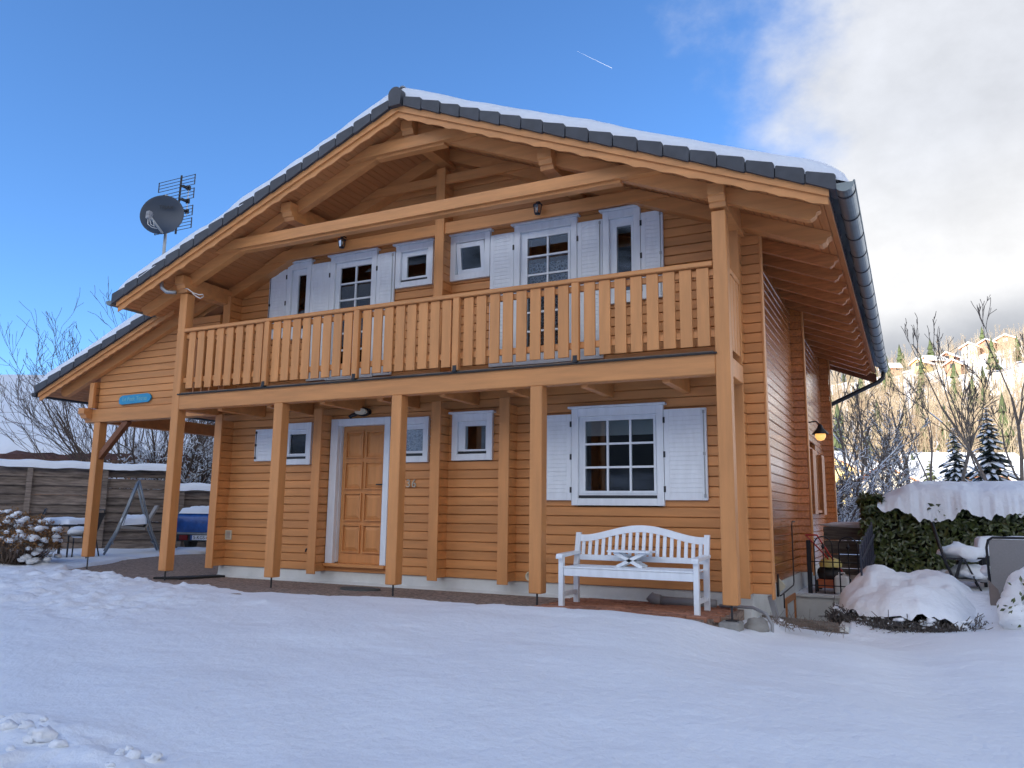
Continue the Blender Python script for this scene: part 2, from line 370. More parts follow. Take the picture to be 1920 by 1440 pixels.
np_mesh('terrain', np.stack([X, Y, far_h(X, Y)], -1).reshape(-1, 3), grid_faces(len(xs), len(ys)), 'snow_far')['kind'] = 'structure'
# the mountain across the valley behind the photographer: it keeps the yard in its shade
def mountain():
    s = Vector((math.sin(SUN_AZ), math.cos(SUN_AZ), 0)); t = Vector((-s.y, s.x, 0))
    a = np.linspace(-900, 900, 121); d = np.array([60, 110, 160, 210, 260, 310, 345, 360, 390, 450, 520]); prof = np.array([-3, 12, 33, 60, 90, 119, 133, 137., 133, 116, 100])
    A, D = np.meshgrid(a, d, indexing='ij'); P = np.broadcast_to(prof, A.shape)
    Z = P+4*vnoise(A*.012, D*.012, 71, 4)*np.where(D == 360, .25, 1)*sstep(60, 120, D)
    np_mesh('mountain', np.stack([s.x*D+t.x*A, s.y*D+t.y*A, Z], -1).reshape(-1, 3), grid_faces(len(a), len(d)), 'mountain')['kind'] = 'structure'
mountain()

# ---------------------------------------------------------------- chalet
XC, SL, ZR = -3.87, .403, 6.01          # roof axis, slope, top of the barge boards at the ridge
ang = math.atan(SL); CA = math.cos(ang)
def ztop(x): return ZR-SL*abs(x-XC)
SOF = .065                                # soffit below ztop
YW = 1.03                                 # outer face of the front wall
XS = .12                                  # outer face of the right side wall
H = empty('chalet', (-3.87, 1.0, -.12), label='two-storey honey-brown timber chalet with white shutters, balcony and snowy roof', cat='house')
P0_ = .116
def plank_mesh(name, m, hgt=P0_, dep=.1, c=.0085):
    sl_ = .0032; prof = [(dep, 0), (.034, 0), (.034, sl_), (c, sl_), (0, sl_+c*.7), (0, hgt-sl_-c*.7), (c, hgt-sl_), (.034, hgt-sl_), (.034, hgt), (dep, hgt)]
    mb = MB().prism(prof, 0, 1, 'yz'); me = bpy.data.meshes.new(name); me.from_pydata(mb.v, [], mb.f); me.update(); me.materials.append(MT[m]); return me
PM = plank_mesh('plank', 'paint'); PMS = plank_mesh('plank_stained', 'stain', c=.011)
def place(name, me, parent, loc, sx=1, rz=0):
    o = bpy.data.objects.new(name, me); COL.objects.link(o); attach(o, parent); o.location = loc; o.scale = (sx, 1, 1); o.rotation_euler = (0, 0, rz); return o
# openings in the front wall: x0, x1, z0, z1
OPEN = [(-6.70, -6.15, 1.56, 2.13), (-4.67, -4.12, 1.56, 2.13), (-3.69, -3.14, 1.57, 2.13), (-1.97, -.87, 1.0, 2.12), (-5.72, -4.75, .15, 2.14),
        (-6.73, -6.32, 3.46, 4.62), (-5.89, -5.09, 2.79, 4.62), (-4.70, -4.13, 4.05, 4.62), (-3.785, -3.22, 4.05, 4.62), (-2.80, -1.95, 2.79, 4.62), (-1.55, -1.11, 3.46, 4.62)]
fwall = empty('front_wall', parent=H)
def rows(z0=.03):
    i = 0
    while z0+i*P0_ < 6.0: yield i, z0+i*P0_; i += 1
for i, z in rows():
    half = (ZR-SOF-(z+P0_))/SL
    xl, xr = max(-8.05, XC-half), min(.31, XC+half)
    if xr-xl < .3: continue
    cuts = sorted((o[0], o[1]) for o in OPEN if o[2] < z+P0_/2 < o[3]); a = xl
    for c0, c1 in cuts+[(xr, None)]:
        if c0-a > .03: place('plank', PM, fwall, (a, YW+random.uniform(0, .0018), z), c0-a)
        if c1: a = c1
# wall head closing the last sliver below the ridge
MB().prism([(XC-.62, 5.66), (XC+.62, 5.66), (XC, 5.92)], YW+.02, YW+.1).build('gable_peak', 'paint', fwall)
# cross walls: log ends standing out of the front wall with a cover board
LE = plank_mesh('log_end', 'paint', dep=.118)
def buttress(xc, z0, z1, w=.12, y0=.775):
    g = empty('cross_wall_end', parent=H)
    me = bpy.data.meshes.new('log_end'); mb = MB(); c = .007
    s2 = .0032; mb.prism([(-w/2+.03, 0), (-w/2+.03, s2), (-w/2+c, s2), (-w/2, c+s2), (-w/2, P0_-c-s2), (-w/2+c, P0_-s2), (-w/2+.03, P0_-s2), (-w/2+.03, P0_), (w/2-.03, P0_), (w/2-.03, P0_-s2), (w/2-c, P0_-s2), (w/2, P0_-c-s2), (w/2, c+s2), (w/2-c, s2), (w/2-.03, s2), (w/2-.03, 0)], y0+.03, YW+.01)
    me.from_pydata(mb.v, [], mb.f); me.update(); me.materials.append(MT['paint'])
    for i, z in rows():
        if z+.02 >= z0 and z+P0_ <= z1+.02:
            o = place('log_end', me, g, (xc, 0, z))
    MB().cbox(xc-w/2-.012, xc+w/2+.012, y0, y0+.03, z0-.03, z1, .004).build('cover_board', 'paint_v', g)
for xc in (-5.83, -3.845, -2.83): buttress(xc, .03, 2.32)
buttress(-7.78, .03, 2.32); buttress(-7.78, 2.55, 4.2); buttress(-3.87, 2.55, 5.6); buttress(.055, .03, 2.32); buttress(.055, 2.55, 4.2)
# right-hand end of the front wall: cover board on the protruding log ends
MB().cbox(.31, .335, YW-.008, YW+.11, -.02, 4.32, .004).build('corner_board', 'paint_v', H)
# side wall (stained), with two cross walls standing out
swall = empty('side_wall', parent=H)
for i, z in rows():
    if z > 4.15: break
    for (y0, y1) in ((YW+.1, 5.15), (5.26, 9.66)):
        if y0 > 5 and z < 2.12 and y1 > 6: # openings behind the second cross wall
            segs = [(y0, 5.55), (6.45, 6.75), (8.0, y1)] if z > 1.0 else [(y0, 5.55), (6.45, y1)]
        else: segs = [(y0, y1)]
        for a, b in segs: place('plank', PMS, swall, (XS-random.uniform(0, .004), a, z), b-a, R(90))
def side_strip(y, x1):
    g = empty('cross_wall_end', parent=H); mb = MB(); c = .007; w = .11
    s2 = .0032; mb.prism([(y+.03, 0), (y+.03, s2), (y+c, s2), (y, c+s2), (y, P0_-c-s2), (y+c, P0_-s2), (y+.03, P0_-s2), (y+.03, P0_), (y+w-c, P0_), (y+w, P0_-c), (y+w, c), (y+w-c, 0)], XS-.04, x1, 'yz')
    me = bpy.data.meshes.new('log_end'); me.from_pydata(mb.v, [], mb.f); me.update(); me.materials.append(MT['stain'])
    for i, z in rows():
        if z < 4.15: place('log_end', me, g, (random.uniform(-.004, .004), 0, z))
    MB().cbox(x1+.004, x1+.028, y-.008, y+w, -.02, 4.28, .004).build('cover_board', 'paint_v', g)
side_strip(5.15, .285); side_strip(9.66, .285)
# plain left and rear walls, room behind the windows
MB().box(-7.86, -7.74, YW+.1, 9.7, .03, 4.15).build('left_wall', 'stain', H)
MB().prism([(-7.86, .03), (.1, .03), (.1, 4.2), (XC, 5.85), (-7.86, 4.2)], 9.62, 9.70).build('rear_wall', 'stain', H)
ir = MB(); ir.box(-7.7, .0, 3.6, 3.66, .1, 5.6); ir.box(-7.7, .0, YW+.12, 3.6, .1, .14); ir.box(-7.7, .0, YW+.12, 3.6, 2.5, 2.55); ir.box(-4.9, -4.8, YW+.12, 3.6, .14, 2.5); ir.box(-2.7, -2.62, YW+.12, 3.6, .14, 2.5); ir.box(-3.92, -3.8, YW+.12, 3.6, 2.55, 5.5)
ir.build('room_wall', 'interior', H)
# foundation
fd = MB(); fd.prism([(YW+.03, .03), (YW+.3, .03), (YW+.3, -.4), (YW-.05, -.4), (YW-.05, -.128), (YW+.015, -.10)], -7.86, .10, 'yz'); fd.build('foundation', 'stucco', H)
MB().box(-.1, .105, YW+.02, 9.6, -1.8, .027).build('side_foundation', 'stucco', H)
# posts and pins
POSTS = [-7.927, -5.942, -4.015, -2.104, 0.0]
for i, x in enumerate(POSTS):
    top = 4.05 if i in (0, 4) else 2.30
    p = MB().cbox(x, x+.15, 0, .15, 0, top, .008).build('post', 'paint_v', H)
    pin = MB().tube([(x+.075, .07, -.2), (x+.075, .07, .01)], .011, 8); pin.box(x+.02, x+.13, .02, .12, -.150, -.138); pin.build('steel_foot', 'darkmetal', p)
# balcony: beam, side beams, joists, deck
MB().cbox(-7.777, -.0, .004, .15, 2.30, 2.522, .008).build('balcony_beam', 'paint', H)
for x in (-7.927, .0): MB().cbox(x+.012, x+.138, .152, .772, 2.30, 2.50, .006).build('side_beam', 'paint', H)
for k in range(8):
    x = -7.15+k*.935
    MB().cbox(x, x+.085, .152, YW-.01, 2.27, 2.47, .004).build('joist', 'paint', H)
dk = empty('balcony_deck', parent=H)
for k in range(9):
    y = .01+k*.112
    MB().cbox(-7.76, -.02, y, y+.106, 2.524, 2.548, .003).build('deck_board', 'oldwood', dk)
MB().box(-7.80, .02, -.022, .003, 2.512, 2.530).build('deck_flashing', 'black', H)
# railing
rl = empty('balcony_railing', parent=H)
MB().cbox(-7.775, -.003, -.012, .105, 3.455, 3.507, .008).build('top_rail', 'paint', rl)
MB().cbox(-7.775, -.003, .044, .084, 2.70, 2.775, .004).build('lower_rail', 'paint', rl)
MB().cbox(-7.775, -.003, .044, .084, 3.36, 3.43, .004).build('upper_rail', 'paint', rl)
NEW = [-6.188, -4.65, -3.146, -1.59]
for x in NEW:
    n = MB().cbox(x, x+.088, -.020, .043, 2.552, 3.454, .006).build('newel', 'paint_v', rl)
    MB().box(x+.02, x+.07, -.035, .03, 2.532, 2.551).box(x+.02, x+.07, -.028, -.0205, 2.552, 2.61).build('bracket', 'darkmetal', n)
def slat_mesh(name, m, w):
    mb = MB().cbox(0, w, .018, .043, 0, .845, .004); me = bpy.data.meshes.new(name); me.from_pydata(mb.v, [], mb.f); me.update(); me.materials.append(MT[m]); return me
SM = slat_mesh('slat', 'paint_v', .132)
bnd = [-7.777]+NEW+[-.0]
for k in range(5):
    a = bnd[k]+(.088 if k else .03); b = bnd[k+1]-(0 if k < 4 else .0); n = 8; gap = (b-a-n*.132)/(n+1)
    for j in range(n):
        o = place('slat', SM, rl, (a+gap+j*(.132+gap), random.uniform(-.001, .001), 2.605+random.uniform(-.004, .004)))
        o.rotation_euler = (0, random.uniform(-.003, .003), 0)
for xx in (.10, -7.87):           # the two short end railings
    MB().cbox(xx-.02, xx+.03, .152, .772, 3.43, 3.49, .005).build('end_rail', 'paint', rl)
    for j in range(4): MB().cbox(xx-.004, xx+.02, .165+j*.15, .165+j*.15+.128, 2.60, 3.428, .003).build('end_slat', 'paint_v', rl)
# ---- roof timber
def rafter_poly(sgn, d0, d1, drop, cut=True):
    """polygon of a rafter on one side (sgn = +1 right), from d0 to d1 off the ridge, hanging 'drop' below the soffit"""
    f = lambda d: ZR-SOF-.004-SL*d
    P = [(d0, f(d0)), (d1, f(d1))]
    if cut:   # ogee-cut tail
        L = .13
        P += [(d1-.005, f(d1)-.045), (d1-.04, f(d1)-.060), (d1-.055, f(d1)-.10), (d1-.10, f(d1)-.135+.01), (d1-L, f(d1-L)-drop)]
    else: P += [(d1, f(d1)-drop)]
    P += [(d0, f(d0)-drop)]
    return [(XC+sgn*d, z) for d, z in P][::(1 if sgn < 0 else -1)]
roof = empty('roof', parent=H)
for sg in (1, -1):
    MB().prism(rafter_poly(sg, .001, 4.95, .178), .045, .150).build('front_rafter', 'paint', roof)
    MB().prism(rafter_poly(sg, .001, 4.98, .178), .845, YW-.004).build('wall_rafter', 'paint', roof)
yy = 1.75; k = 0
while yy < 10.25:
    MB().prism(rafter_poly(1, 3.96, 4.98, .165), yy, yy+.085).build('rafter_tail', 'rafter_stain', roof)
    if k % 2 == 0: MB().prism(rafter_poly(-1, 3.96, 4.98, .165), yy, yy+.085).build('rafter_tail', 'rafter_stain', roof)
    yy += .62; k += 1
MB().prism(rafter_poly(1, 3.7, 5.06, .20, False), 10.33, 10.36).build('rear_barge_board', 'brownpaint', roof)
def purlin(x):
    zt = min(ztop(x-.08), ztop(x+.08))-SOF-.006; h = .235; w = .085
    # stepped nose: profile in y-z
    P = [(-.105, zt), (YW+.09, zt), (YW+.09, zt-h), (-.012, zt-h), (-.03, zt-h+.045), (-.060, zt-h+.05), (-.075, zt-h+.105), (-.105, zt-h+.115)]
    MB().prism(P[::-1], x-w, x+w, 'yz').build('purlin', 'paint', roof)
for x in (XC, -1.90, -5.85, .075, -7.852): purlin(x)
def tie(z0, z1, y0, y1, m='paint'):
    d0 = (ZR-SOF-.01-z0)/SL; d1 = (ZR-SOF-.01-z1)/SL
    MB().prism([(XC-d0, z0), (XC+d0, z0), (XC+d1, z1), (XC-d1, z1)], y0, y1).build('tie_beam', m, roof)
tie(4.59, 4.735, -.055, .042); tie(5.535, 5.69, -.055, .042); tie(4.64, 4.80, .80, .842); tie(5.37, 5.50, .80, .842)
def lip(z0, z1, y0, y1):
    d1 = (ZR-SOF-.2-z1)/SL; MB().box(XC-d1, XC+d1, y0, y1, z0, z1).build('tie_beam', 'paint', roof)
lip(4.555, 4.588, -.01, .10); lip(5.50, 5.533, -.01, .10)
# soffit boards running front to back, one mesh a side (too fine to pick apart)
for sg in (1, -1):
    mb = MB(); d = 0.; w = .089
    while d < 5.02:
        d2 = min(d+w, 5.05); c = .006
        f = lambda q, o=0: ZR-SOF-SL*q+o
        P = [(d, f(d, .012)), (d+c, f(d+c)), (d2-c, f(d2-c)), (d2, f(d2, .012)), (d2, f(d2, .022)), (d, f(d, .022))]
        mb.prism([(XC+sg*a, z) for a, z in P][::(1 if sg > 0 else -1)], -.262, 1.6 if d < 3.6 else 10.33, 'xz'); d = d2
    mb.build('soffit_boards', 'soffit', roof, kind='stuff')
    MB().prism([(XC, ZR-.004), (XC+sg*5.06, ZR-.004-SL*5.06), (XC+sg*5.06, ZR-.042-SL*5.06), (XC, ZR-.042)][::(-1 if sg > 0 else 1)], -.262, 10.33).build('roof_deck', 'tile', roof)
    # barge boards: plain upper one, scalloped lower one
    f = lambda d: ZR-SL*d
    MB().prism([(XC+sg*d, z) for d, z in [(0, f(0)), (5.06, f(5.06)), (5.06, f(5.06)-.075), (0, f(0)-.082)]][::(-1 if sg > 0 else 1)], -.312, -.286).build('barge_board', 'paint', roof)
    low = []; n = 34
    for k in range(n+1):
        d = 5.05*k/n; low.append((d, f(d)-.152-(.016 if k % 2 else 0)-(.006 if k % 4 == 1 else 0)))
        if k < n:
            d += 5.05/n*.5; low.append((d, f(d)-.158))
    poly = [(XC+sg*d, z) for d, z in [(0, f(0)-.02), (5.05, f(5.05)-.02)]+low[::-1]]
    MB().prism(poly[::(-1 if sg > 0 else 1)], -.285, -.266).build('scalloped_board', 'paint', roof)
# verge tiles stepping up both edges
def verge(sg, n, d_end, y0, parent, xc, zr, d_start=.10, nm='verge_tile', L=None):
    L = L or (d_end-d_start)/n
    mb = MB().prism([(xc+sg*d, zr+o-SL*d) for d, o in ((d_start-.03, 0.), (d_end-.02, 0.), (d_end-.02, .095), (d_start-.03, .085))][::(-1 if sg > 0 else 1)], y0+.035, y0+.24); mb.build('tile_bed', 'tile', parent)
    for k in range(n):
        a = d_start+k*L+.012; b = d_start+(k+1)*L
        g = lambda d, o: zr+o-SL*d
        mb = MB(); P = [(a, g(a, .003)), (b-.012, g(b-.012, -.012)), (b, g(b, .004)), (b, g(b, .136)), (b-.014, g(b-.014, .150)), (a+.012, g(a+.012, .122)), (a, g(a, .108))]
        mb.prism([(xc+sg*d, z) for d, z in P][::(-1 if sg > 0 else 1)], y0+random.uniform(-.004, .004), y0+.25, 'xz')
        mb.build(nm, 'tile', parent)
verge(1, 18, 5.13, -.352, roof, XC, ZR); verge(-1, 18, 5.13, -.352, roof, XC, ZR)
rt = MB(); n = 9
for k, (ya, yb) in enumerate(((-.385, .1),)):
    arc = [(XC-.085, ZR-.035)]+[(XC+.098*math.sin(t), ZR+.115+.10*math.cos(t)) for t in np.linspace(-1.7, 1.7, 13)]+[(XC+.085, ZR-.035)]
    rt.prism(arc[::-1], ya, yb)
rt.build('ridge_end_tile', 'tile', roof)
# roof snow (one slab a slope) - top-level, lies on the roof
def slab_snow(name, label, xc, zr, sg, d0, d1, y0, y1, th, off, seed, edge_d=.35, edge_y=.35):
    nd, ny = 90, 140; t = np.linspace(0, 1, nd); D = d0+(d1-d0)*t
    Yv = np.concatenate([np.linspace(y0, y0+1.2, 50), np.linspace(y0+1.25, y1, ny-50)])
    DD, YY = np.meshgrid(D, Yv, indexing='ij')
    r = lambda q, e: np.sqrt(np.clip(1-(1-np.clip(q/e, 0, 1))**2, 0, 1))
    yw = .05*vnoise(DD*1.6, YY*0, seed, 3)
    prof = r(d1-DD, edge_d)*r(YY-y0+yw*0, edge_y)*r(y1-YY, edge_y)
    T = th*prof*(1+.16*vnoise(DD*.9, YY*.8, seed, 3)+.05*vnoise(DD*4, YY*4, seed+3, 2))
    Y2 = YY+yw*np.clip(1-(YY-y0)/.5, 0, 1)
    Z = zr-SL*DD+off+T-.02*(prof <= .001)
    V = np.stack([xc+sg*DD, Y2, Z], -1).reshape(-1, 3); F = grid_faces(nd, len(Yv)); F = F[:, ::-1] if sg < 0 else F
    o = np_mesh(name, V, F, 'snow', kind='stuff'); tag(o, label, 'snow')
slab_snow('roof_snow', 'thick white snow lying on the right roof slope above the gutter', XC, ZR, 1, 0., 5.26, -.30, 10.4, .215, .125, 81, .4, .25)
slab_snow('roof_snow', 'snow lying on the left main roof slope beside the dish', XC, ZR, -1, 0., 5.14, -.325, 10.4, .20, .125, 85, .35, .16)
# gutters
def gutter(x, z, y0, y1, r=.088):
    mb = MB(); n = 13; ts = np.linspace(math.pi, 2*math.pi, n)
    ring = [(x+r*math.cos(t), z+r*math.sin(t)) for t in ts]; inn = [(x+(r-.006)*math.cos(t), z+(r-.006)*math.sin(t)) for t in ts[::-1]]
    mb.prism((ring+inn)[::-1], y0, y1); mb.prism(ring[::-1], y0+.001, y0+.006)
    g = mb.build('gutter', 'zinc', roof, smooth=False)
    b = MB().tube([(x+r, y0, z+.004), (x+r, y1, z+.004)], .011, 8); b.build('gutter_bead', 'zinc', g)
    y = y0+.18
    while y < y1:
        m2 = MB(); ro = [(x+(r+.007)*math.cos(t), z+(r+.007)*math.sin(t)) for t in ts]; m2.prism((ro+ring[::-1])[::-1], y, y+.022); m2.build('gutter_bracket', 'darkmetal', g); y += .66
    return g
gutter(XC+5.20, ZR-SL*5.07+.03, -.345, 10.36); gutter(XC-5.20, ZR-SL*5.07+.03, -.33, 10.3, .075)
gx, gz = XC+5.20, ZR-SL*5.07-.06
MB().tube([(gx, 10.2, gz), (gx-.02, 10.2, gz-.12), (gx-.10, 10.15, gz-.20), (.30, 9.95, gz-.66), (.235, 9.95, gz-.76), (.225, 9.95, -.3)], .045, 10).build('downpipe', 'darkmetal', roof, smooth=True)

# ---------------------------------------------------------------- windows, shutters, door
def ring(mb, x0, x1, z0, z1, t, y0, y1, tb=None):
    tb = t if tb is None else tb
    mb.box(x0, x0+t, y0, y1, z0, z1); mb.box(x1-t, x1, y0, y1, z0, z1); mb.box(x0+t, x1-t, y0, y1, z1-t, z1); mb.box(x0+t, x1-t, y0, y1, z0, z0+tb)
def window(o, g, nx=1, nz=1, hood=True, curtain=None, tilt=0, sill=True, lab=None):
    x0, x1, z0, z1 = o; a0, a1, b0, b1 = g; wn = empty('window', parent=H)
    if lab: wn['label'] = lab
    mb = MB(); t = .085; yo = .985
    mb.cbox(x0, x0+t, yo, YW+.06, z0, z1, .004); mb.cbox(x1-t, x1, yo, YW+.06, z0, z1, .004)
    mb.cbox(x0+t, x1-t, yo+.001, YW+.06, z1-t*1.15, z1-.001, .004); mb.cbox(x0+t, x1-t, yo+.001, YW+.06, z0+.001, z0+t, .004)
    mb.build('casing', 'white', wn)
    if hood: MB().cbox(x0-.035, x1+.035, yo-.045, YW+.01, z1+.001, z1+.028, .005).build('hood', 'white', wn)
    # sash from the casing to the pane
    sx0, sx1, sz0, sz1 = x0+t+.002, x1-t-.002, z0+t+.002, z1-t*1.15-.002
    sb = empty('sash', parent=wn); s = MB()
    ys, ye = YW-.004, YW+.05
    if sill and not tilt: MB().box(sx0, sx1, ys-.012, ye, sz0+.004, sz0+.034).build('weather_bar', 'darkmetal', wn); sz0 += .036
    if not tilt:
        s.box(sx0, a0, ys, ye, sz0, sz1); s.box(a1, sx1, ys, ye, sz0, sz1); s.box(a0, a1, ys, ye, b1, sz1); s.box(a0, a1, ys, ye, sz0, b0)
        s2 = MB(); ring(s2, a0-.03, a1+.03, b0-.03, b1+.03, .03, ys-.012, ys-.001); s2.build('bead', 'white', wn)
        for i in range(1, nx): x = a0+(a1-a0)*i/nx; s.box(x-.012, x+.012, ys-.006, ys+.03, b0+.001, b1-.001)
        for j in range(1, nz): z = b0+(b1-b0)*j/nz; s.box(a0+.001, a1-.001, ys-.008, ys+.028, z-.012, z+.012)
        s.build('sash_frame', 'white', wn)
        for i in range(nx):
            for j in range(nz):
                dx, dz = (a1-a0)/nx, (b1-b0)/nz
                MB().box(a0+i*dx, a0+(i+1)*dx, ys+.012, ys+.016, b0+j*dz, b0+(j+1)*dz).build('pane', 'glass', wn)
    else:
        T = Matrix.Translation((0, ys+.02, sz0+.01)) @ Matrix.Rotation(R(tilt), 4, 'X') @ Matrix.Translation((0, -ys-.02, -sz0-.01))
        ring(s, sx0+.01, sx1-.01, sz0+.01, sz1-.01, .062, ys+.02, ye+.01); s.v = [tuple(T @ Vector(p)) for p in s.v]; s.build('sash_frame', 'white', wn)
        p = MB().box(sx0+.06, sx1-.06, ys+.034, ys+.038, sz0+.06, sz1-.06); p.v = [tuple(T @ Vector(q)) for q in p.v]; p.build('pane', 'glass', wn)
    if curtain:
        kind, c0, c1 = curtain; nseg = 40; V = MB(); xs_ = np.linspace(a0-.02, a1+.02, nseg); amp = .012 if kind != 'blind' else .0
        ya = [YW+.085+amp*math.sin(x*60) for x in xs_]
        vs_ = [(x, y, z) for z in (c0, c1) for x, y in zip(xs_, ya)]; V.add(vs_, [(i, i+1, nseg+i+1, nseg+i) for i in range(nseg-1)])
        V.build('curtain' if kind != 'blind' else 'blind', kind, wn, smooth=True)
    sb_remove = bpy.data.objects.remove(sb); return wn
def shutter(x0, x1, z0, z1, rod=None, hinge=None):
    sh = empty('shutter', parent=H); yb, yf = YW-.004, YW-.034
    MB().cbox(x0, x1, yf, yb, z0, z1, .005).build('leaf', 'white', sh)
    t = .062; bp = MB(); zz = z0+.09
    while zz < z1-.09:
        z2_ = min(zz+.052, z1-.085); bp.prism([(yf-.0006, zz+.002), (yf-.0006, z2_-.001), (yf-.0040, z2_-.005), (yf-.0055, zz+.004)][::-1], x0+t, x1-t, 'yz'); zz += .052
    bp.build('boarding', 'white', sh, kind='stuff')
    p = MB()  # raised stiles and rails
    p.cbox(x0+.002, x0+t, yf-.008, yf-.0005, z0+.002, z1-.002, .003); p.cbox(x1-t, x1-.002, yf-.008, yf-.0005, z0+.002, z1-.002, .003)
    p.cbox(x0+t+.001, x1-t-.001, yf-.008, yf-.0005, z0+.002, z0+.09, .003)
    n = 10; top = [(x0+t+.001+(x1-x0-2*t-.002)*k/n, z1-.09+.035*math.sin(math.pi*k/n)) for k in range(n+1)]
    p.prism([(x1-t-.001, z1-.002), (x0+t+.001, z1-.002)]+top, yf-.008, yf-.0005); p.build('panel_frame', 'white', sh)
    if rod:
        xr = x1-.030 if rod == 'r' else x0+.030
        h = MB().tube([(xr, yf-.017, z0+.03), (xr, yf-.017, z1-.03)], .0055, 6)
        for z in (z0+.05, (z0+z1)/2, z1-.05): h.box(xr-.011, xr+.011, yf-.024, yf-.008, z-.018, z+.018)
        h.build('espagnolette', 'galv' if rod == 'r' else 'darkmetal', sh)
    if hinge:
        xh = x0+.004 if hinge == 'l' else x1-.004; 
        for f in (.12, .5, .88): MB().box(xh-.012, xh+.012, yf-.016, yf-.009, z0+(z1-z0)*f-.035, z0+(z1-z0)*f+.035).build('hinge', 'darkmetal', sh)
    return sh
# ground floor
window((-6.735, -6.12, 1.535, 2.155), (-6.55, -6.24, 1.70, 1.99), curtain=('lace_grey', 1.6, 2.1), hood=False)
window((-4.705, -4.09, 1.535, 2.155), (-4.52, -4.165, 1.69, 1.985), curtain=('lace_grey', 1.6, 2.1), hood=False)
window((-3.72, -3.11, 1.545, 2.16), (-3.53, -3.22, 1.69, 2.0))
window((-2.0, -.84, .97, 2.15), (-1.83, -.967, 1.145, 1.995), 3, 3, curtain=('blind', 1.82, 2.05))
shutter(-7.215, -6.74, 1.60, 2.085, rod='l'); shutter(-2.55, -2.004, 1.03, 2.09, hinge='r'); shutter(-.836, -.335, 1.035, 2.095, rod='r', hinge='l')
# upper floor
window((-6.762, -6.29, 3.44, 4.645), (-6.555, -6.386, 3.60, 4.455), sill=False)
window((-1.577, -1.085, 3.44, 4.645), (-1.40, -1.21, 3.60, 4.44), sill=False)
window((-5.915, -5.065, 2.76, 4.645), (-5.742, -5.173, 2.95, 4.465), 2, 6, curtain=('lace', 2.9, 4.14), sill=False)
window((-2.825, -1.926, 2.76, 4.655), (-2.64, -2.06, 2.95, 4.465), 2, 6, curtain=('lace', 2.9, 4.14), sill=False)
window((-4.73, -4.10, 4.02, 4.65), (-4.55, -4.225, 4.17, 4.48), curtain=('lace', 4.1, 4.27))
window((-3.814, -3.19, 4.015, 4.65), (-3.6, -3.3, 4.17, 4.48), tilt=9)
for a in ((-7.12, -6.766, 3.48, 4.58, 'l', 'r'), (-6.286, -5.919, 2.775, 4.59, None, 'r'), (-5.061, -4.752, 2.775, 4.585, 'r', 'l'), (-3.186, -2.829, 2.765, 4.585, None, 'r'), (-1.922, -1.583, 2.765, 4.57, 'r', 'l'), (-1.081, -.80, 3.46, 4.565, 'r', 'l')):
    shutter(*a)
# front door
dr = empty('front_door', parent=H)
c = MB(); c.cbox(-5.755, -5.63, .985, YW+.03, .145, 2.18, .005); c.cbox(-4.815, -4.72, .985, YW+.03, .145, 2.18, .005); c.cbox(-5.629, -4.816, .986, YW+.03, 2.075, 2.179, .005)
c.box(-5.665, -5.625, YW+.031, 1.19, .16, 2.10); c.box(-4.82, -4.78, YW+.031, 1.19, .16, 2.10); c.box(-5.624, -4.821, YW+.031, 1.19, 2.08, 2.10); c.build('door_frame', 'white', dr)
MB().cbox(-5.62, -4.825, 1.115, 1.16, .147, 2.078, .003).build('leaf', 'paint_v', dr)
x0, x1, z0, z1 = -5.62, -4.825, .19, 2.078; st = .085; cw = (x1-x0-3*st)/2; rh = (z1-z0-5*.095)/4
for j in range(4):
    for i in range(2):
        a = x0+st+i*(cw+st); b = z0+.12+j*(rh+.088)
        m2 = MB(); ring(m2, a-.018, a+cw+.018, b-.018, b+rh+.018, .016, 1.088, 1.1145); m2.add([(a+.006, 1.1142, b+.006), (a+cw-.006, 1.1142, b+.006), (a+cw-.006, 1.1142, b+rh-.006), (a+.006, 1.1142, b+rh-.006), (a+.055, 1.094, b+.055), (a+cw-.055, 1.094, b+.055), (a+cw-.055, 1.094, b+rh-.055), (a+.055, 1.094, b+rh-.055)], [(0, 1, 5, 4), (1, 2, 6, 5), (2, 3, 7, 6), (3, 0, 4, 7), (4, 5, 6, 7)]); m2.build('door_panel', 'paint_v', dr)
hd = MB().box(-4.893, -4.855, 1.10, 1.1148, 1.10, 1.30); hd.tube([(-4.873, 1.10, 1.24), (-4.873, 1.06, 1.24), (-4.97, 1.055, 1.24)], .010, 8); hd.build('handle', 'darkmetal', dr)
MB().cbox(-5.76, -4.72, .95, 1.16, .10, .144, .006).build('threshold', 'paint', dr)
# side door and stacked shutter leaves on the far part of the side wall
sd = empty('side_door', parent=H)
MB().box(XS-.06, XS-.01, 5.58, 6.42, .05, 2.05).build('leaf', 'door_red', sd)
fr = MB(); fr.box(XS-.06, XS+.025, 5.50, 5.58, .03, 2.13); fr.box(XS-.06, XS+.025, 6.42, 6.50, .03, 2.13); fr.box(XS-.06, XS+.024, 5.58, 6.42, 2.05, 2.13); fr.box(XS-.02, XS+.06, 5.45, 6.55, 2.135, 2.16); fr.build('door_frame', 'rafter_stain', sd)
sw = empty('window', parent=H)
fr = MB(); fr.box(XS-.06, XS+.03, 6.75, 6.83, 1.0, 2.10); fr.box(XS-.06, XS+.03, 7.92, 8.0, 1.0, 2.10); fr.box(XS-.06, XS+.029, 6.83, 7.92, 2.02, 2.10); fr.box(XS-.06, XS+.07, 6.7, 8.05, .95, .995); fr.build('casing', 'rafter_stain', sw)
MB().box(XS-.05, XS-.045, 6.83, 7.92, 1.0, 2.02).build('pane', 'windowdark', sw)
for y in (6.55, 8.06):
    s_ = empty('shutter', parent=H)
    for k in range(4): MB().box(XS+.012+k*.024, XS+.03+k*.024, y, y+.5, .92, 2.04).build('leaf', 'rafter_stain', s_)
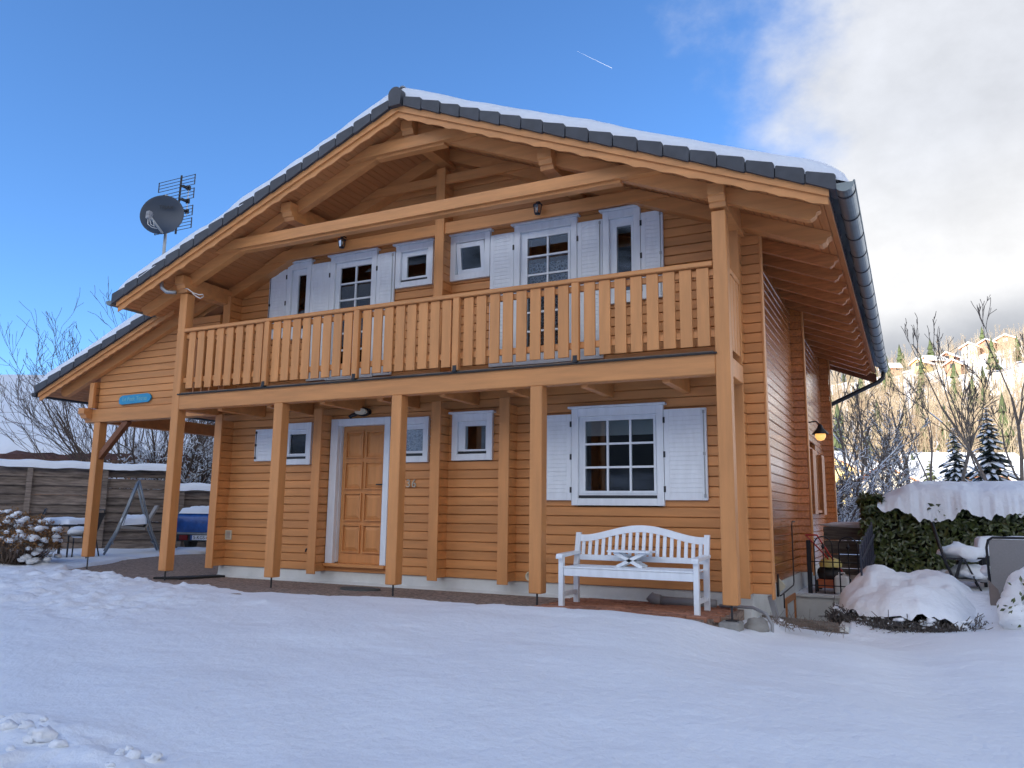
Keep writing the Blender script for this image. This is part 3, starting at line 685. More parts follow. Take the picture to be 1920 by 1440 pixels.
# basement door in the light well
bd = empty('basement_door', parent=H)
MB().box(.090, .104, 3.50, 4.28, -1.7, -.30).build('leaf', 'brownpaint', bd)
fr = MB(); fr.box(.090, .125, 3.42, 3.50, -1.7, -.22); fr.box(.090, .125, 4.28, 4.36, -1.7, -.22); fr.box(.090, .124, 3.50, 4.28, -.30, -.22); fr.build('door_frame', 'rafter_stain', bd)

# ---------------------------------------------------------------- lean-to carport
LX0, LX1 = -11.86, -9.05
lt = empty('carport_roof', parent=H)
def zl(x): return 2.85+.392*(x-LX0)
YL0, YL1 = .50, 7.2
MB().prism([(LX0, zl(LX0)-.03), (-7.9, zl(-7.9)-.03), (-7.9, zl(-7.9)), (LX0, zl(LX0))], YL0+.03, YL1).build('roof_deck', 'tile', lt)
mb = MB(); x = LX0+.02
while x < -7.95:
    a, b = x, x+.085; c = .006; f = lambda q, o=0: zl(q)-.034-o
    mb.prism([(a, f(a)), (a, f(a, .012)), (a+c, f(a+c, .022)), (b-c, f(b-c, .022)), (b, f(b, .012)), (b, f(b))][::-1], YL0+.04, YL1); x += .085
mb.build('soffit_boards', 'soffit', lt, kind='stuff')
MB().prism([(LX0, zl(LX0)-.075), (-8.6, zl(-8.6)-.075), (-8.6, zl(-8.6)+.0), (LX0, zl(LX0)+.0)], YL0-.01, YL0+.016).build('barge_board', 'paint', lt)
low = []
for k in range(41):
    x = LX0+.01+(3.2)*k/40; low.append((x, zl(x)-.145-(.014 if k % 2 else 0)))
MB().prism(low+[(LX0+3.21, zl(LX0+3.21)-.02), (LX0+.01, zl(LX0+.01)-.02)], YL0+.017, YL0+.036).build('scalloped_board', 'paint', lt)
n = 9; L = (3.0)/n
for k in range(n):
    a = LX0-.05+k*L; b = a+L-.012
    g = lambda q, o: zl(q)+o
    P = [(a, g(a, .003)), (b, g(b, .003)), (b, g(b, .108)), (b-.01, g(b-.01, .118)), (a+.012, g(a+.012, .146)), (a, g(a, .134))]
    MB().prism(P, YL0-.05+random.uniform(-.004, .004), YL0+.2).build('verge_tile', 'tile', lt)
MB().box(LX1-.12, LX1+.42, YL0+.02, YL0+.35, zl(LX1)+.13, zl(LX1)+.16).build('flashing', 'darkmetal', lt)
def slab_lean():
    nx_, ny_ = 60, 110; D = np.linspace(0, 2.95, nx_); Yv = np.concatenate([np.linspace(YL0-.03, YL0+.5, 40), np.linspace(YL0+.55, YL1, ny_-40)]); DD, YY = np.meshgrid(D, Yv, indexing='ij')
    r = lambda q, e: np.sqrt(np.clip(1-(1-np.clip(q/e, 0, 1))**2, 0, 1))
    T = .20*r(DD, .2)*r(YY-YL0+.03, .14)*(1-.7*sstep(2.3, 2.95, DD))*(1+.15*vnoise(DD, YY, 91, 3)); X_ = LX0-.02+DD
    o = np_mesh('carport_snow', np.stack([X_, YY, zl(X_)+.125+T], -1).reshape(-1, 3), grid_faces(nx_, ny_), 'snow', kind='stuff'); tag(o, 'snow lying on the lower carport roof at the left', 'snow')
slab_lean()
gg = MB(); ts = np.linspace(math.pi, 2*math.pi, 11); rg = [(LX0-.085+.075*math.cos(t), zl(LX0)+.0+.075*math.sin(t)) for t in ts]; inn = [(LX0-.085+.069*math.cos(t), zl(LX0)+.069*math.sin(t)) for t in ts[::-1]]
gg.prism((rg+inn)[::-1], YL0-.03, YL1); gg.prism(rg[::-1], YL0-.029, YL0-.024); gg.build('gutter', 'darkmetal', lt)
# carport timber
cp = empty('carport_frame', parent=H)
p = MB().cbox(-10.69, -10.54, .77, .92, .07, 2.31, .008).build('post', 'paint_v', cp)
MB().tube([(-10.615, .845, -.2), (-10.615, .845, .08)], .011, 8).build('steel_foot', 'darkmetal', p)
MB().cbox(-10.92, -7.86, .76, .93, 2.312, 2.535, .008).build('beam', 'paint', cp)
MB().prism([(-.16, 2.545), (4.9, 2.545), (4.9, 2.33), (.0, 2.33), (-.03, 2.37), (-.10, 2.38), (-.13, 2.44), (-.16, 2.45)][::-1], -10.90, -10.75, 'yz').build('purlin', 'paint', cp).location.y = .77+.0
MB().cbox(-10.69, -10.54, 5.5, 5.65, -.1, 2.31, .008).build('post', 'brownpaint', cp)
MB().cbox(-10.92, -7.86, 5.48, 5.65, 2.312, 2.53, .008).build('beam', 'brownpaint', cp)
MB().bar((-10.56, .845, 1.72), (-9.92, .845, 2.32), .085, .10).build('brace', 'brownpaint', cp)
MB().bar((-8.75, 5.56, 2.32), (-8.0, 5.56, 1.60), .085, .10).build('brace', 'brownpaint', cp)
lw = empty('carport_wall', parent=H)
for i in range(12):
    z = 2.54+i*P0_; xl = max(-10.66, LX0+(z+P0_-2.85+.075)/.392)
    if xl < -8.2: place('plank', PM, lw, (xl, .80, z), -7.93-xl)
MB().cbox(-10.79, -10.68, .70, .755, 2.55, 2.99, .005).build('cover_board', 'paint_v', lw)
for i in range(4): MB().cbox(-10.77, -10.70, .757, .95, 2.553+i*P0_, 2.55+(i+1)*P0_-.003, .006).build('log_end', 'paint', lw)
f = lambda q: zl(q)-.06
MB().prism([(-11.55, f(-11.55)-.02), (-11.52, f(-11.55)-.10), (-11.43, f(-11.43)-.175), (-7.95, f(-7.95)-.175), (-7.95, f(-7.95)), (-11.55, f(-11.55))], .70, .79).build('rafter', 'paint', lt)
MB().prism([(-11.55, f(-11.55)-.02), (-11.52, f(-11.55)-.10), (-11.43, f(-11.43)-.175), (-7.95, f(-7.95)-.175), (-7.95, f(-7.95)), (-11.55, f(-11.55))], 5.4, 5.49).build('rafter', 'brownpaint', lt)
# ---------------------------------------------------------------- fittings on the chalet
def xf(mb, Mx): mb.v = [tuple(Mx @ Vector(p)) for p in mb.v]; return mb
def text(name, body, size, m, Mx, parent=None, ext=.003):
    cu_ = bpy.data.curves.new(name, 'FONT'); cu_.body = body; cu_.size = size; cu_.extrude = ext; cu_.align_x = 'CENTER'; cu_.align_y = 'CENTER'; cu_.materials.append(MT[m])
    tmp = bpy.data.objects.new(name, cu_); COL.objects.link(tmp); dg = bpy.context.evaluated_depsgraph_get(); me = bpy.data.meshes.new_from_object(tmp.evaluated_get(dg))
    bpy.data.objects.remove(tmp); me.transform(Mx); me.materials.clear()
    return link(name, me, m, parent)
FRONT = lambda x, y, z: Matrix.Translation((x, y, z)) @ Matrix.Rotation(R(90), 4, 'X')
def balcony_lamp(x, lab):
    t = empty('wall_lantern', (x, .84, 4.68), label=lab, cat='wall lamp', group='balcony wall lanterns')
    MB().lathe([(.0, .0), (.028, -.002), (.03, .0)], (x, .795, 4.80)).tube([(x, .80, 4.83), (x, .74, 4.84), (x, .70, 4.80)], .009, 6).build('bracket', 'iron', t)
    MB().lathe([(.008, .055), (.02, .04), (.03, .02), (.068, .0), (.062, -.008), (.0, -.006)], (x, .70, 4.775), 6).build('cap', 'iron', t)
    MB().lathe([(.055, 0), (.040, -.105), (.0, -.105)], (x, .70, 4.768), 6).build('glass', 'glass', t)
    b = MB()
    for k in range(6):
        a = math.pi*k/3; b.bar((x+.056*math.cos(a), .70+.056*math.sin(a), 4.768), (x+.041*math.cos(a), .70+.041*math.sin(a), 4.663), .006, .006)
    b.build('cage', 'iron', t); MB().lathe([(.0, .0), (.042, .0), (.038, -.014), (.0, -.02)], (x, .70, 4.664), 6).build('base', 'iron', t)
    MB().lathe([(.01, 0), (.022, -.03), (.0, -.06)], (x, .70, 4.75), 10).build('bulb', 'lampglass', t, smooth=True)
balcony_lamp(-5.49, 'black lantern above the left balcony shutters'); balcony_lamp(-2.35, 'black lantern above the right balcony door')
t = empty('door_lamp', (-5.24, .98, 2.2), label='oval cream bulkhead lamp above the front door', cat='wall lamp')
ov = lambda rx, rz, y0, y1, x=-5.20, z=2.265: MB().prism([(x+rx*math.cos(a), z+rz*math.sin(a)) for a in np.linspace(0, 2*math.pi, 24, endpoint=False)], y0, y1)
ov(.125, .062, .965, YW-.002).build('housing', 'iron', t); ov(.098, .043, .925, .964).build('glass', 'cream', t, smooth=False)
MB().tube([(-5.30, .98, 2.24), (-5.37, .96, 2.22), (-5.40, .95, 2.19)], [.03, .026, .03], 8).build('sensor', 'iron', t)
t = empty('side_lamp', (.22, 6.0, 2.15), label='lit bell-shaped lamp on the stained side wall', cat='wall lamp')
lx, ly, lz = .40, 6.15, 2.25
MB().tube([(.13, ly, lz+.12), (.2, ly, lz+.20), (.34, ly, lz+.22), (lx, ly, lz+.15)], .011, 7).build('arm', 'iron', t)
MB().lathe([(.015, .12), (.035, .10), (.05, .05), (.14, -.05), (.135, -.055), (.0, .03)], (lx, ly, lz+.05), 18).build('shade', 'iron', t, smooth=True)
MB().lathe([(.0, .04), (.085, .0), (.085, -.05), (.055, -.10), (.0, -.115)], (lx, ly, lz), 14).build('globe', 'lit_bulb', t, smooth=True)
t = empty('doorbell', (-5.81, 1.0, 1.2), label='small cream doorbell left of the front door', cat='doorbell')
MB().cbox(-5.845, -5.785, YW-.022, YW-.001, 1.215, 1.295, .004).build('plate', 'plastic_white', t); MB().lathe([(.0, -.006), (.013, -.005), (.015, .0)], (-5.815, YW-.023, 1.245), 10, 'y').build('button', 'brass', t)
t = empty('wall_vent', (-7.66, 1.0, .42), label='small square vent low on the wall near the carport', cat='vent')
ring_ = MB(); ring(ring_, -7.73, -7.60, .42, .56, .014, YW-.02, YW-.001); ring_.build('frame', 'cream', t)
for k in range(6): MB().box(-7.715, -7.615, YW-.012, YW-.001, .437+k*.019, .450+k*.019).build('louvre', 'vent', t)
t = empty('house_number', (-4.36, 1.0, 1.18), label='brass number 36 on the wall right of the front door', cat='house number')
text('digit', '3', .155, 'brass', FRONT(-4.405, YW-.012, 1.245), t, .006); text('digit', '6', .155, 'brass', FRONT(-4.315, YW-.012, 1.245), t, .006)
t = empty('name_sign', (-9.71, .8, 2.6), label='bright blue name board on the carport gable boards', cat='sign')
sg_ = [(-10.09, 2.60), (-10.04, 2.615-.03), (-9.40, 2.60), (-9.35, 2.635), (-9.33, 2.68), (-9.36, 2.725), (-9.42, 2.745), (-10.02, 2.735), (-10.08, 2.71), (-10.105, 2.66)]
MB().prism(sg_, .765, .788).build('board', 'signblue', t); text('lettering', 'Le Petit Tetras', .098, 'signtext', FRONT(-9.72, .764, 2.667), t, .0015)
t = empty('garden_tap', (-6.15, 1.0, .25), label='small wall tap low beside the second post', cat='tap')
MB().tube([(-6.02, YW, .34), (-6.02, .95, .34), (-6.05, .93, .325), (-6.06, .93, .29)], .014, 8).build('spout', 'darkmetal', t, smooth=True); MB().box(-6.045, -5.995, .955, .975, .36, .368).build('handle', 'brass', t)
t = empty('pipe_outlet', (-6.0, 1.0, .1), label='round cream pipe collar low beside the garden tap', cat='vent pipe', group='round wall outlets')
MB().lathe([(.05, 0), (.05, -.03), (.036, -.03), (.036, 0)], (-5.965, YW-.001, .16), 16, 'y').build('collar', 'cream', t, smooth=True); MB().lathe([(.0, 0), (.036, 0)], (-5.965, YW-.008, .16), 16, 'y').build('plug', 'black', t)
t = empty('pipe_outlet', (-2.55, 1.0, .02), label='round cream pipe collar behind the fourth post', cat='vent pipe', group='round wall outlets')
MB().lathe([(.06, 0), (.06, -.04), (.044, -.04), (.044, 0)], (-2.555, YW-.001, .10), 16, 'y').build('collar', 'cream', t, smooth=True); MB().lathe([(.0, 0), (.044, 0)], (-2.555, YW-.012, .10), 16, 'y').build('plug', 'vent', t)
# loose cable end at the top of the left post
one('cable', 'loose white cable dangling at the top of the left post', 'cable', MB().tube([(-7.80, -.03, 4.12), (-7.72, -.05, 4.10), (-7.62, -.03, 4.03), (-7.50, -.02, 3.99), (-7.42, -.03, 3.985), (-7.40, -.03, 3.95), (-7.47, -.03, 3.93), (-7.55, -.03, 3.97), (-7.63, -.03, 4.02)], .007, 6), 'plastic_white', smooth=True)
# satellite dish
t = empty('satellite_dish', (-7.86, -.12, 4.0), label='dark grey round satellite dish on a bent mast at the left eave', cat='satellite dish')
MB().tube([(-7.90, -.10, 4.05), (-8.03, -.16, 4.06), (-8.10, -.19, 4.12), (-8.115, -.20, 4.22), (-8.115, -.20, 4.55)], .03, 10).build('mast', 'galv', t, smooth=True)
mm = MB().tube([(-8.115, -.20, 4.5), (-8.115, -.20, 5.2)], .024, 10)
for z in (4.52, 4.60, 4.35): mm.lathe([(.034, 0), (.036, .0), (.036, .025), (.034, .025)], (-8.115, -.20, z), 10)
mm.build('upper_mast', 'galv', t, smooth=False)
nrm = Vector((.50, -.82, .10)).normalized(); q = nrm.to_track_quat('Z', 'Y').to_matrix().to_4x4(); DC = Vector((-8.13, -.25, 5.22)); KD = .70
prof = [(r, .10*(r/.45)**2) for r in np.linspace(0, .45, 9)]; prof += [(.458, .10), (.458, .09)]+[(r, .10*(r/.45)**2-.012) for r in np.linspace(.45, 0, 9)]
d_ = MB().lathe(prof, (0, 0, 0), 40); xf(d_, Matrix.Translation(DC) @ q @ Matrix.Scale(KD, 4)); d_.build('reflector', 'dish', t, smooth=True)
text('lettering', 'TRIAX', .075, 'black', Matrix.Translation(DC+nrm*.034+Vector((.04, .02, .13))) @ (Matrix((Vector((0, 0, 1)).cross(nrm).normalized(), nrm.cross(Vector((0, 0, 1)).cross(nrm).normalized()), nrm)).transposed().to_4x4()), t, .002)
hor = Vector((0, 0, 1)).cross(nrm).normalized(); upv = nrm.cross(hor)
P_ = lambda h, u, n: DC+(hor*h+upv*u+nrm*n)*KD
MB().bar(P_(.06, -.43, .08), P_(-.12, -.20, .40), .026, .022).build('arm', 'galv', t)
lb = MB(); lb.tube([P_(-.12, -.20, .44), P_(-.14, -.13, .36)], [.036, .045], 12); lb.bar(P_(-.14, -.26, .42), P_(-.14, -.10, .42), .065, .05); lb.build('receiver', 'plastic_grey', t)
MB().tube([P_(-.12, -.25, .41), P_(-.10, -.36, .36), P_(-.05, -.38, .3), P_(-.06, -.27, .34)], .006, 6).tube([P_(-.15, -.25, .41), P_(-.16, -.36, .36), P_(-.10, -.40, .3), P_(-.02, -.38, .2)], .006, 6).build('cable', 'plastic_white', t, smooth=True)
MB().bar(P_(.0, .42, -.02), P_(.0, .52, -.02), .035, .035).build('bracket', 'galv', t)
# grid aerial
Y0_ = .20
t = empty('tv_aerial', (-8.115, -.1, 5.0), label='grid television aerial behind the satellite dish', cat='aerial')
MB().tube([(-8.42, Y0_+.03, 5.15), (-8.39, Y0_+.03, 6.12)], .016, 8).build('mast', 'darkmetal', t)
for k, zc in enumerate((5.985, 5.76, 5.476, 5.27)):
    g = empty('grid_panel', parent=t); xl, xr = -8.86, -8.05; rb = .0055
    for j in range(4): MB().tube([(xl, Y0_, zc-.08+j*.053), (xr, Y0_, zc-.08+j*.053)], rb, 5).build('rod', 'darkmetal', g)
    MB().bar((xl, Y0_, zc-.085), (xl, Y0_, zc+.085), .012, .012).bar((xr, Y0_, zc-.085), (xr, Y0_, zc+.085), .012, .012).build('end_bars', 'darkmetal', g)
for zc in (5.92, 5.70, 5.53): MB().box(-8.37, -8.32, Y0_+.02, Y0_+.12, zc, zc+.03).box(-8.36, -8.30, Y0_+.12, Y0_+.15, zc-.02, zc+.05).build('dipole', 'black', t)
MB().tube([(-8.33, Y0_+.13, 5.46), (-8.33, Y0_+.13, 5.98)], .008, 5).build('feed_bar', 'plastic_white', t)

# ---------------------------------------------------------------- bench
bx0, bx1, byf, byb, bg = -1.76, -.235, .03, .52, -.135
B = empty('garden_bench', ((bx0+bx1)/2, .3, bg), label='white slatted garden bench with arched back below the large window', cat='bench')
for x in (bx0, bx1-.055):
    MB().cbox(x, x+.055, byf, byf+.055, bg, .40, .004).build('leg', 'white', B)
    MB().prism([(byb-.055, bg), (byb, bg), (byb, .30), (byb+.075, .66), (byb+.03, .66), (byb-.055, .30)], x, x+.055, 'yz').build('leg', 'white', B)
    MB().prism([(byf-.045, .385), (byf-.02, .40), (byb+.02, .425), (byb+.02, .455), (byf+.06, .44), (byf-.03, .435), (byf-.045, .41)][::-1], x-.01, x+.065, 'yz').build('armrest', 'white', B)
    MB().cbox(x+.008, x+.047, byf+.056, byb-.056, bg+.12, bg+.165, .003).build('side_rail', 'white', B)
MB().cbox(bx0+.056, bx1-.056, byf+.01, byf+.045, .205, .285, .004).build('seat_rail', 'white', B)
MB().cbox(bx0+.056, bx1-.056, byb-.045, byb-.01, .205, .275, .004).build('seat_rail', 'white', B)
for k in range(6):
    y = byf+.005+k*.078; MB().cbox(bx0+.056, bx1-.056, y, y+.066, .287, .307, .004).build('seat_slat', 'white', B)
yb_ = lambda z: byb-.035+(z-.30)*.21
bxc = (bx0+bx1)/2; hw = (bx1-bx0)/2-.055
arch = lambda x: .600+.115*max(0., math.cos(math.pi*min(1., abs(x-bxc)/(hw*.93))*.5))**1.6
n = 28; xs_ = [bxc-hw+2*hw*k/n for k in range(n+1)]
tr = MB(); vs_ = []
for x in xs_:
    zt = arch(x)+.035; zb = arch(x)-.04
    vs_ += [(x, yb_(zb), zb), (x, yb_(zb)+.035, zb), (x, yb_(zt)+.035, zt), (x, yb_(zt), zt)]
tr.add(vs_, [(4*i+a, 4*i+4+a, 4*i+4+(a+1) % 4, 4*i+(a+1) % 4) for i in range(n) for a in range(4)]+[(0, 1, 2, 3), (4*n+3, 4*n+2, 4*n+1, 4*n)]); tr.build('top_rail', 'white', B)
MB().cbox(bx0+.056, bx1-.056, yb_(.38), yb_(.38)+.035, .355, .415, .004).build('lower_rail', 'white', B)
for k in range(18):
    x = bxc-hw+.04+(2*hw-.08)*k/17; z1_ = arch(x)-.041
    MB().prism([(yb_(.42)+.008, .416), (yb_(.42)+.026, .416), (yb_(z1_)+.026, z1_), (yb_(z1_)+.008, z1_)][::-1], x-.019, x+.019, 'yz').build('back_slat', 'white', B)
MB().cbox(bxc-.27, bxc+.21, .20, .46, .462, .482, .004).build('table_flap', 'white', B)
for sx in (-1, 1):
    MB().bar((bxc-.03-sx*.17, .25, .463), (bxc-.03+sx*.14, .25, .309), .03, .035).build('flap_leg', 'white', B); MB().bar((bxc-.03-sx*.17, .42, .463), (bxc-.03+sx*.14, .42, .309), .03, .035).build('flap_leg', 'white', B)

# ---------------------------------------------------------------- things on the ground by the wall
pv = empty('brick_paving', (-1.0, .5, -.13)); pv['kind'] = 'structure'
pm = MB().cbox(-.1, .1, -.048, .048, -.05, 0, .005); pme = bpy.data.meshes.new('brick'); pme.from_pydata(pm.v, [], pm.f); pme.update(); pme.materials.append(MT['paver'])
for j in range(11):
    for i in range(9):
        x = -1.88+i*.206+(.103 if j % 2 else 0); y = -.08+j*.102
        if x < -.1 and y < .96:
            o = place('brick', pme, pv, (x, y, -.112+random.uniform(-.004, .004)), 1, random.uniform(-.02, .02))
t = empty('drain_pipe', (-.7, .85, -.11), label='grey plastic drain pipe lying along the plinth behind the bench', cat='pipe')
MB().tube([(-.93, .82, -.075), (-.25, .87, -.085)], .048, 12).build('pipe', 'plastic_grey', t, smooth=True)
MB().tube([(-.98, .81, -.03), (-.95, .81, -.055), (-.86, .825, -.072)], [.058, .06, .06], 12).build('elbow', 'plastic_grey', t, smooth=True)
one('manhole_cover', 'dark oval slate cover on the gravel before the front door', 'manhole cover', MB().prism([(-4.75+.30*math.cos(a)*(1+.06*math.sin(3*a)), .48+.16*math.sin(a)) for a in np.linspace(0, 2*math.pi, 24, endpoint=False)], -.16, -.112, 'xy'), 'slate')
one('rubber_mat', 'black rubber edging strip on the gravel at the carport corner', 'mat', MB().prism([(-8.15, .12), (-7.75, .25), (-7.60, .95), (-7.80, .98), (-8.0, .45)][::1], -.15, -.105, 'xy'), 'rubber')
one('concrete_footing', 'rough concrete block under the right corner post', 'concrete block', MB().cbox(-.03, .17, -.08, .17, -.42, -.152, .014), 'concrete')
def blob(c, r, sq=(1, 1, 1), nz=.15, seed=0, nu=14, nv=10):
    u = np.linspace(0, 2*math.pi, nu, endpoint=False); v = np.linspace(.02, math.pi-.02, nv); V_, U_ = np.meshgrid(v, u, indexing='ij')
    x = np.sin(V_)*np.cos(U_); y = np.sin(V_)*np.sin(U_); z = np.cos(V_)
    k = r*(1+nz*vnoise(x*1.7+seed*3.1+z*1.3, y*1.7+z*1.9+seed, seed, 3))
    P = np.stack([c[0]+x*k*sq[0], c[1]+y*k*sq[1], c[2]+z*k*sq[2]], -1).reshape(-1, 3); return P, grid_faces(nv, nu, True)[:, ::-1]
def blobs(name, lst, m, parent=None, kind=None):
    Vs, Fs, b = [], [], 0
    for a in lst:
        P, F = blob(**a) if isinstance(a, dict) else blob(*a); Vs.append(P); Fs.append(F+b); b += len(P)
    return np_mesh(name, np.concatenate(Vs), np.concatenate(Fs), m, parent, True, kind)
tag(blobs('boulder', [dict(c=(.27, .34, -.24), r=.13, sq=(1.0, .9, .85), nz=.5, seed=5)], 'concrete'), 'round grey stone beside the concrete footing', 'stone')
one('garden_hose', 'grey hose looped over the stone at the house corner', 'hose', MB().tube([(-.2, .80, -.09), (.05, .72, -.08), (.2, .52, -.06), (.34, .42, -.10), (.40, .40, -.2), (.40, .38, -.33)], .017, 8), 'plastic_grey', smooth=True)
# snow clods kicked up bottom left
cl = []
for k in range(46):
    x = random.uniform(-3.9, -1.7); y = random.uniform(-5.6, -4.75)-.10*(x+3); r = random.choice((.012, .018, .025, .035, .05))
    cl.append(dict(c=(x, y, float(snow_h(np.array([x]), np.array([y]))[0])+r*.12), r=r*1.25, sq=(1.25, 1, .7), nz=.75, seed=k, nu=9, nv=7))
tag(blobs('snow_clods', cl, 'snow', kind='stuff'), 'loose clods of snow bottom left', 'snow')

# ---------------------------------------------------------------- light well, sleepers, planting bed on the right
one('retaining_wall', 'white rendered wall closing the light well beside the chalet', 'wall', MB().box(.125, 1.02, 4.40, 4.55, -1.8, -.27).box(.125, 1.05, 4.36, 4.60, -.268, -.235), 'stucco')
one('retaining_wall', 'white rendered cheek wall of the light well under the snowy bed', 'wall', MB().box(.93, 1.03, 1.42, 4.34, -1.8, -.30), 'stucco')
for k, (a, b, lab) in enumerate((((.16, 1.30, -.365), (1.30, 1.52, -.44), 'weathered timber sleeper edging the bed at the house corner'), ((.14, 1.36, -.26), (.92, 1.50, -.31), 'upper weathered sleeper along the light well'))):
    one('sleeper', lab, 'sleeper', MB().bar(a, b, .13, .13 if k == 0 else .07), 'sleeper', group='timber sleepers')
one('conduit', 'thin dark pipe bracketed along the white foundation by the light well', 'pipe', MB().tube([(.19, 4.05, .80), (.19, 3.80, .80), (.19, 3.74, .76), (.19, 3.72, -.02), (.19, 3.66, -.06), (.19, 2.55, -.10), (.19, 2.45, -.10)], .009, 7).tube([(.19, 2.75, -.10), (.19, 2.75, -.28)], .009, 7), 'iron', smooth=True)
t = empty('vent_hood', (.15, 2.7, -.05), label='pale wedge-shaped vent hood on the white foundation', cat='vent')
MB().prism([(.096, .12), (.096, -.12), (.20, -.03), (.20, .0)], 2.80, 2.83).build('side_plate', 'cream', t); MB().box(.096, .13, 2.72, 2.795, -.14, .14).build('back_plate', 'iron', t)
def downspout(): return MB().bar((.26, 1.25, .0), (.36, 1.36, -.5), .06, .06)
one('rain_pipe', 'grey square drain pipe leaning on the foundation corner', 'pipe', downspout(), 'plastic_grey')
# picket fence and hooped fence
pf = empty('picket_fence', (1.12, 3.7, .1), label='short dark blue metal picket fence rising out of the snowy bed', cat='fence')
for k in range(7):
    y = 2.86+k*.27; x = 1.105+k*.012; zb_ = -.10+k*.045; w = .024
    MB().prism([(y-w, zb_-.1), (y+w, zb_-.1), (y+w, zb_+.58), (y, zb_+.64), (y-w, zb_+.58)], x-.012, x+.012, 'yz').build('picket', 'picketblue', pf)
for dz in (.12, .40): MB().bar((1.125, 2.84, -.06+dz), (1.20, 4.52, .22+dz), .02, .03).build('rail', 'picketblue', pf)
hf = empty('hooped_fence', (.7, 4.6, -.2), label='thin black wire fence with hooped tops beside the light well', cat='fence')
for xc_ in (.50, .84):
    ar = [(xc_-.125, 4.62, -.23)]+[(xc_-.125*math.cos(a), 4.62, .46+.125*math.sin(a)) for a in np.linspace(0, math.pi, 11)]+[(xc_+.125, 4.62, -.23)]
    MB().tube(ar, .010, 6).build('hoop', 'iron', hf, smooth=True); MB().tube([(xc_, 4.62, -.23), (xc_, 4.62, .42)], .008, 6).tube([(xc_, 4.62, .40), (xc_, 4.62, .44), (xc_, 4.62, .50)], [.006, .030, .004], 6).build('spear', 'iron', hf)
for z in (-.12, .22): MB().tube([(.30, 4.62, z), (1.02, 4.62, z)], .008, 6).build('rail', 'iron', hf)
MB().cbox(.27, .33, 4.59, 4.65, -.30, .53, .004).build('post', 'iron', hf)
# garden machine behind the fence
t = empty('lawn_mower', (.5, 5.2, -.25), label='lawn mower with red handles and yellow cowl behind the hooped fence', cat='lawn mower')
blobs('engine', [dict(c=(.52, 5.25, .0), r=.17, sq=(1.1, 1.1, .9), nz=.2, seed=2)], 'black', t); MB().lathe([(.16, 0), (.165, .05), (.13, .11), (.05, .14), (.0, .14)], (.54, 5.2, .12), 16).build('cowl', 'yellow', t, smooth=True)
MB().box(.36, .78, 4.95, 5.5, -.18, -.06).build('deck', 'orange', t)
for sx in (0, .16): MB().tube([(.62+sx*.5, 5.25, .05), (.50+sx*.4, 5.05, .28), (.24+sx, 4.85, .60)], .013, 7).build('handle', 'red', t, smooth=True)
MB().tube([(.24, 4.85, .60), (.40, 4.85, .60)], .013, 7).build('handle_bar', 'red', t)
for x, y in ((.36, 4.98), (.78, 4.98), (.36, 5.45), (.78, 5.45)): MB().lathe([(.0, -.02), (.085, -.02), (.09, 0), (.085, .02), (0, .02)], (x, y, -.15), 14, 'x').build('wheel', 'rubber', t)
t = empty('plastic_canister', (.72, 4.85, -.25), label='pale grey canister standing before the lawn mower', cat='canister')
MB().cbox(.62, .82, 4.76, 4.92, -.25, .02, .03).build('body', 'plastic_white', t); MB().tube([(.68, 4.84, .02), (.68, 4.84, .06), (.76, 4.84, .06), (.76, 4.84, .02)], .012, 6).build('grip', 'plastic_white', t)
t = empty('timber_planter', (.85, 6.95, .0), label='weathered plank planter wall behind the hooped fence', cat='planter')
for k in range(4): MB().cbox(.30, 1.5, 6.9, 6.95, -.22+k*.235, -.22+k*.235+.225, .006).build('plank', 'sleeper', t)
tag(blobs('planter_snow', [dict(c=(.9, 6.95, .74), r=.1, sq=(6.5, .9, .55), nz=.3, seed=4, nu=20)], 'snow', kind='stuff'), 'snow on top of the plank planter', 'snow')

def leaves(name, C, Nrm, size, m, parent, rng):
    n = len(C); ax = rng.normal(0, 1, (n, 3)); ax[:, 2] -= .5; ax -= (ax*Nrm).sum(1, keepdims=True)*Nrm; ax /= np.linalg.norm(ax, axis=1, keepdims=True); sd = np.cross(Nrm, ax); s = (size*(.7+.6*rng.random(n)))[:, None]
    P0 = C; P1 = C+ax*s*.5+sd*s*.21+Nrm*s*.06; P2 = C+ax*s; P3 = C+ax*s*.5-sd*s*.21+Nrm*s*.06; P4 = C+ax*s*.5-Nrm*s*.03
    V = np.stack([P0, P1, P2, P3, P4], 1).reshape(-1, 3); b = (np.arange(n)*5)[:, None, None]; F = (np.array([[0, 1, 4], [1, 2, 4], [2, 3, 4], [3, 0, 4]])[None]+b).reshape(-1, 3)
    return np_mesh(name, V, F, m, parent, False, 'stuff')
def quad_snow(name, lab, A, B_, C_, D_, th, seed=0, n=26, er=.22):
    """snow layer with rounded edges over a four-cornered seat or top"""
    A, B_, C_, D_ = (np.array(p, float) for p in (A, B_, C_, D_)); u = np.linspace(0, 1, n); U, V_ = np.meshgrid(u, u, indexing='ij'); U3, V3 = U[..., None], V_[..., None]
    P = (A*(1-U3)+B_*U3)*(1-V3)+(D_*(1-U3)+C_*U3)*V3; e = np.clip(np.minimum.reduce([U, 1-U, V_, 1-V_])/er, 0, 1)
    P[..., 2] += .004+th*np.sqrt(1-(1-e)**2)*(1+.25*vnoise(P[..., 0]*4+seed, P[..., 1]*4, seed, 3))
    F = grid_faces(n, n)
    if np.cross(B_-A, D_-A)[2] < 0: F = F[:, ::-1]
    return tag(np_mesh(name, P.reshape(-1, 3), F, 'snow', kind='stuff'), lab, 'snow')
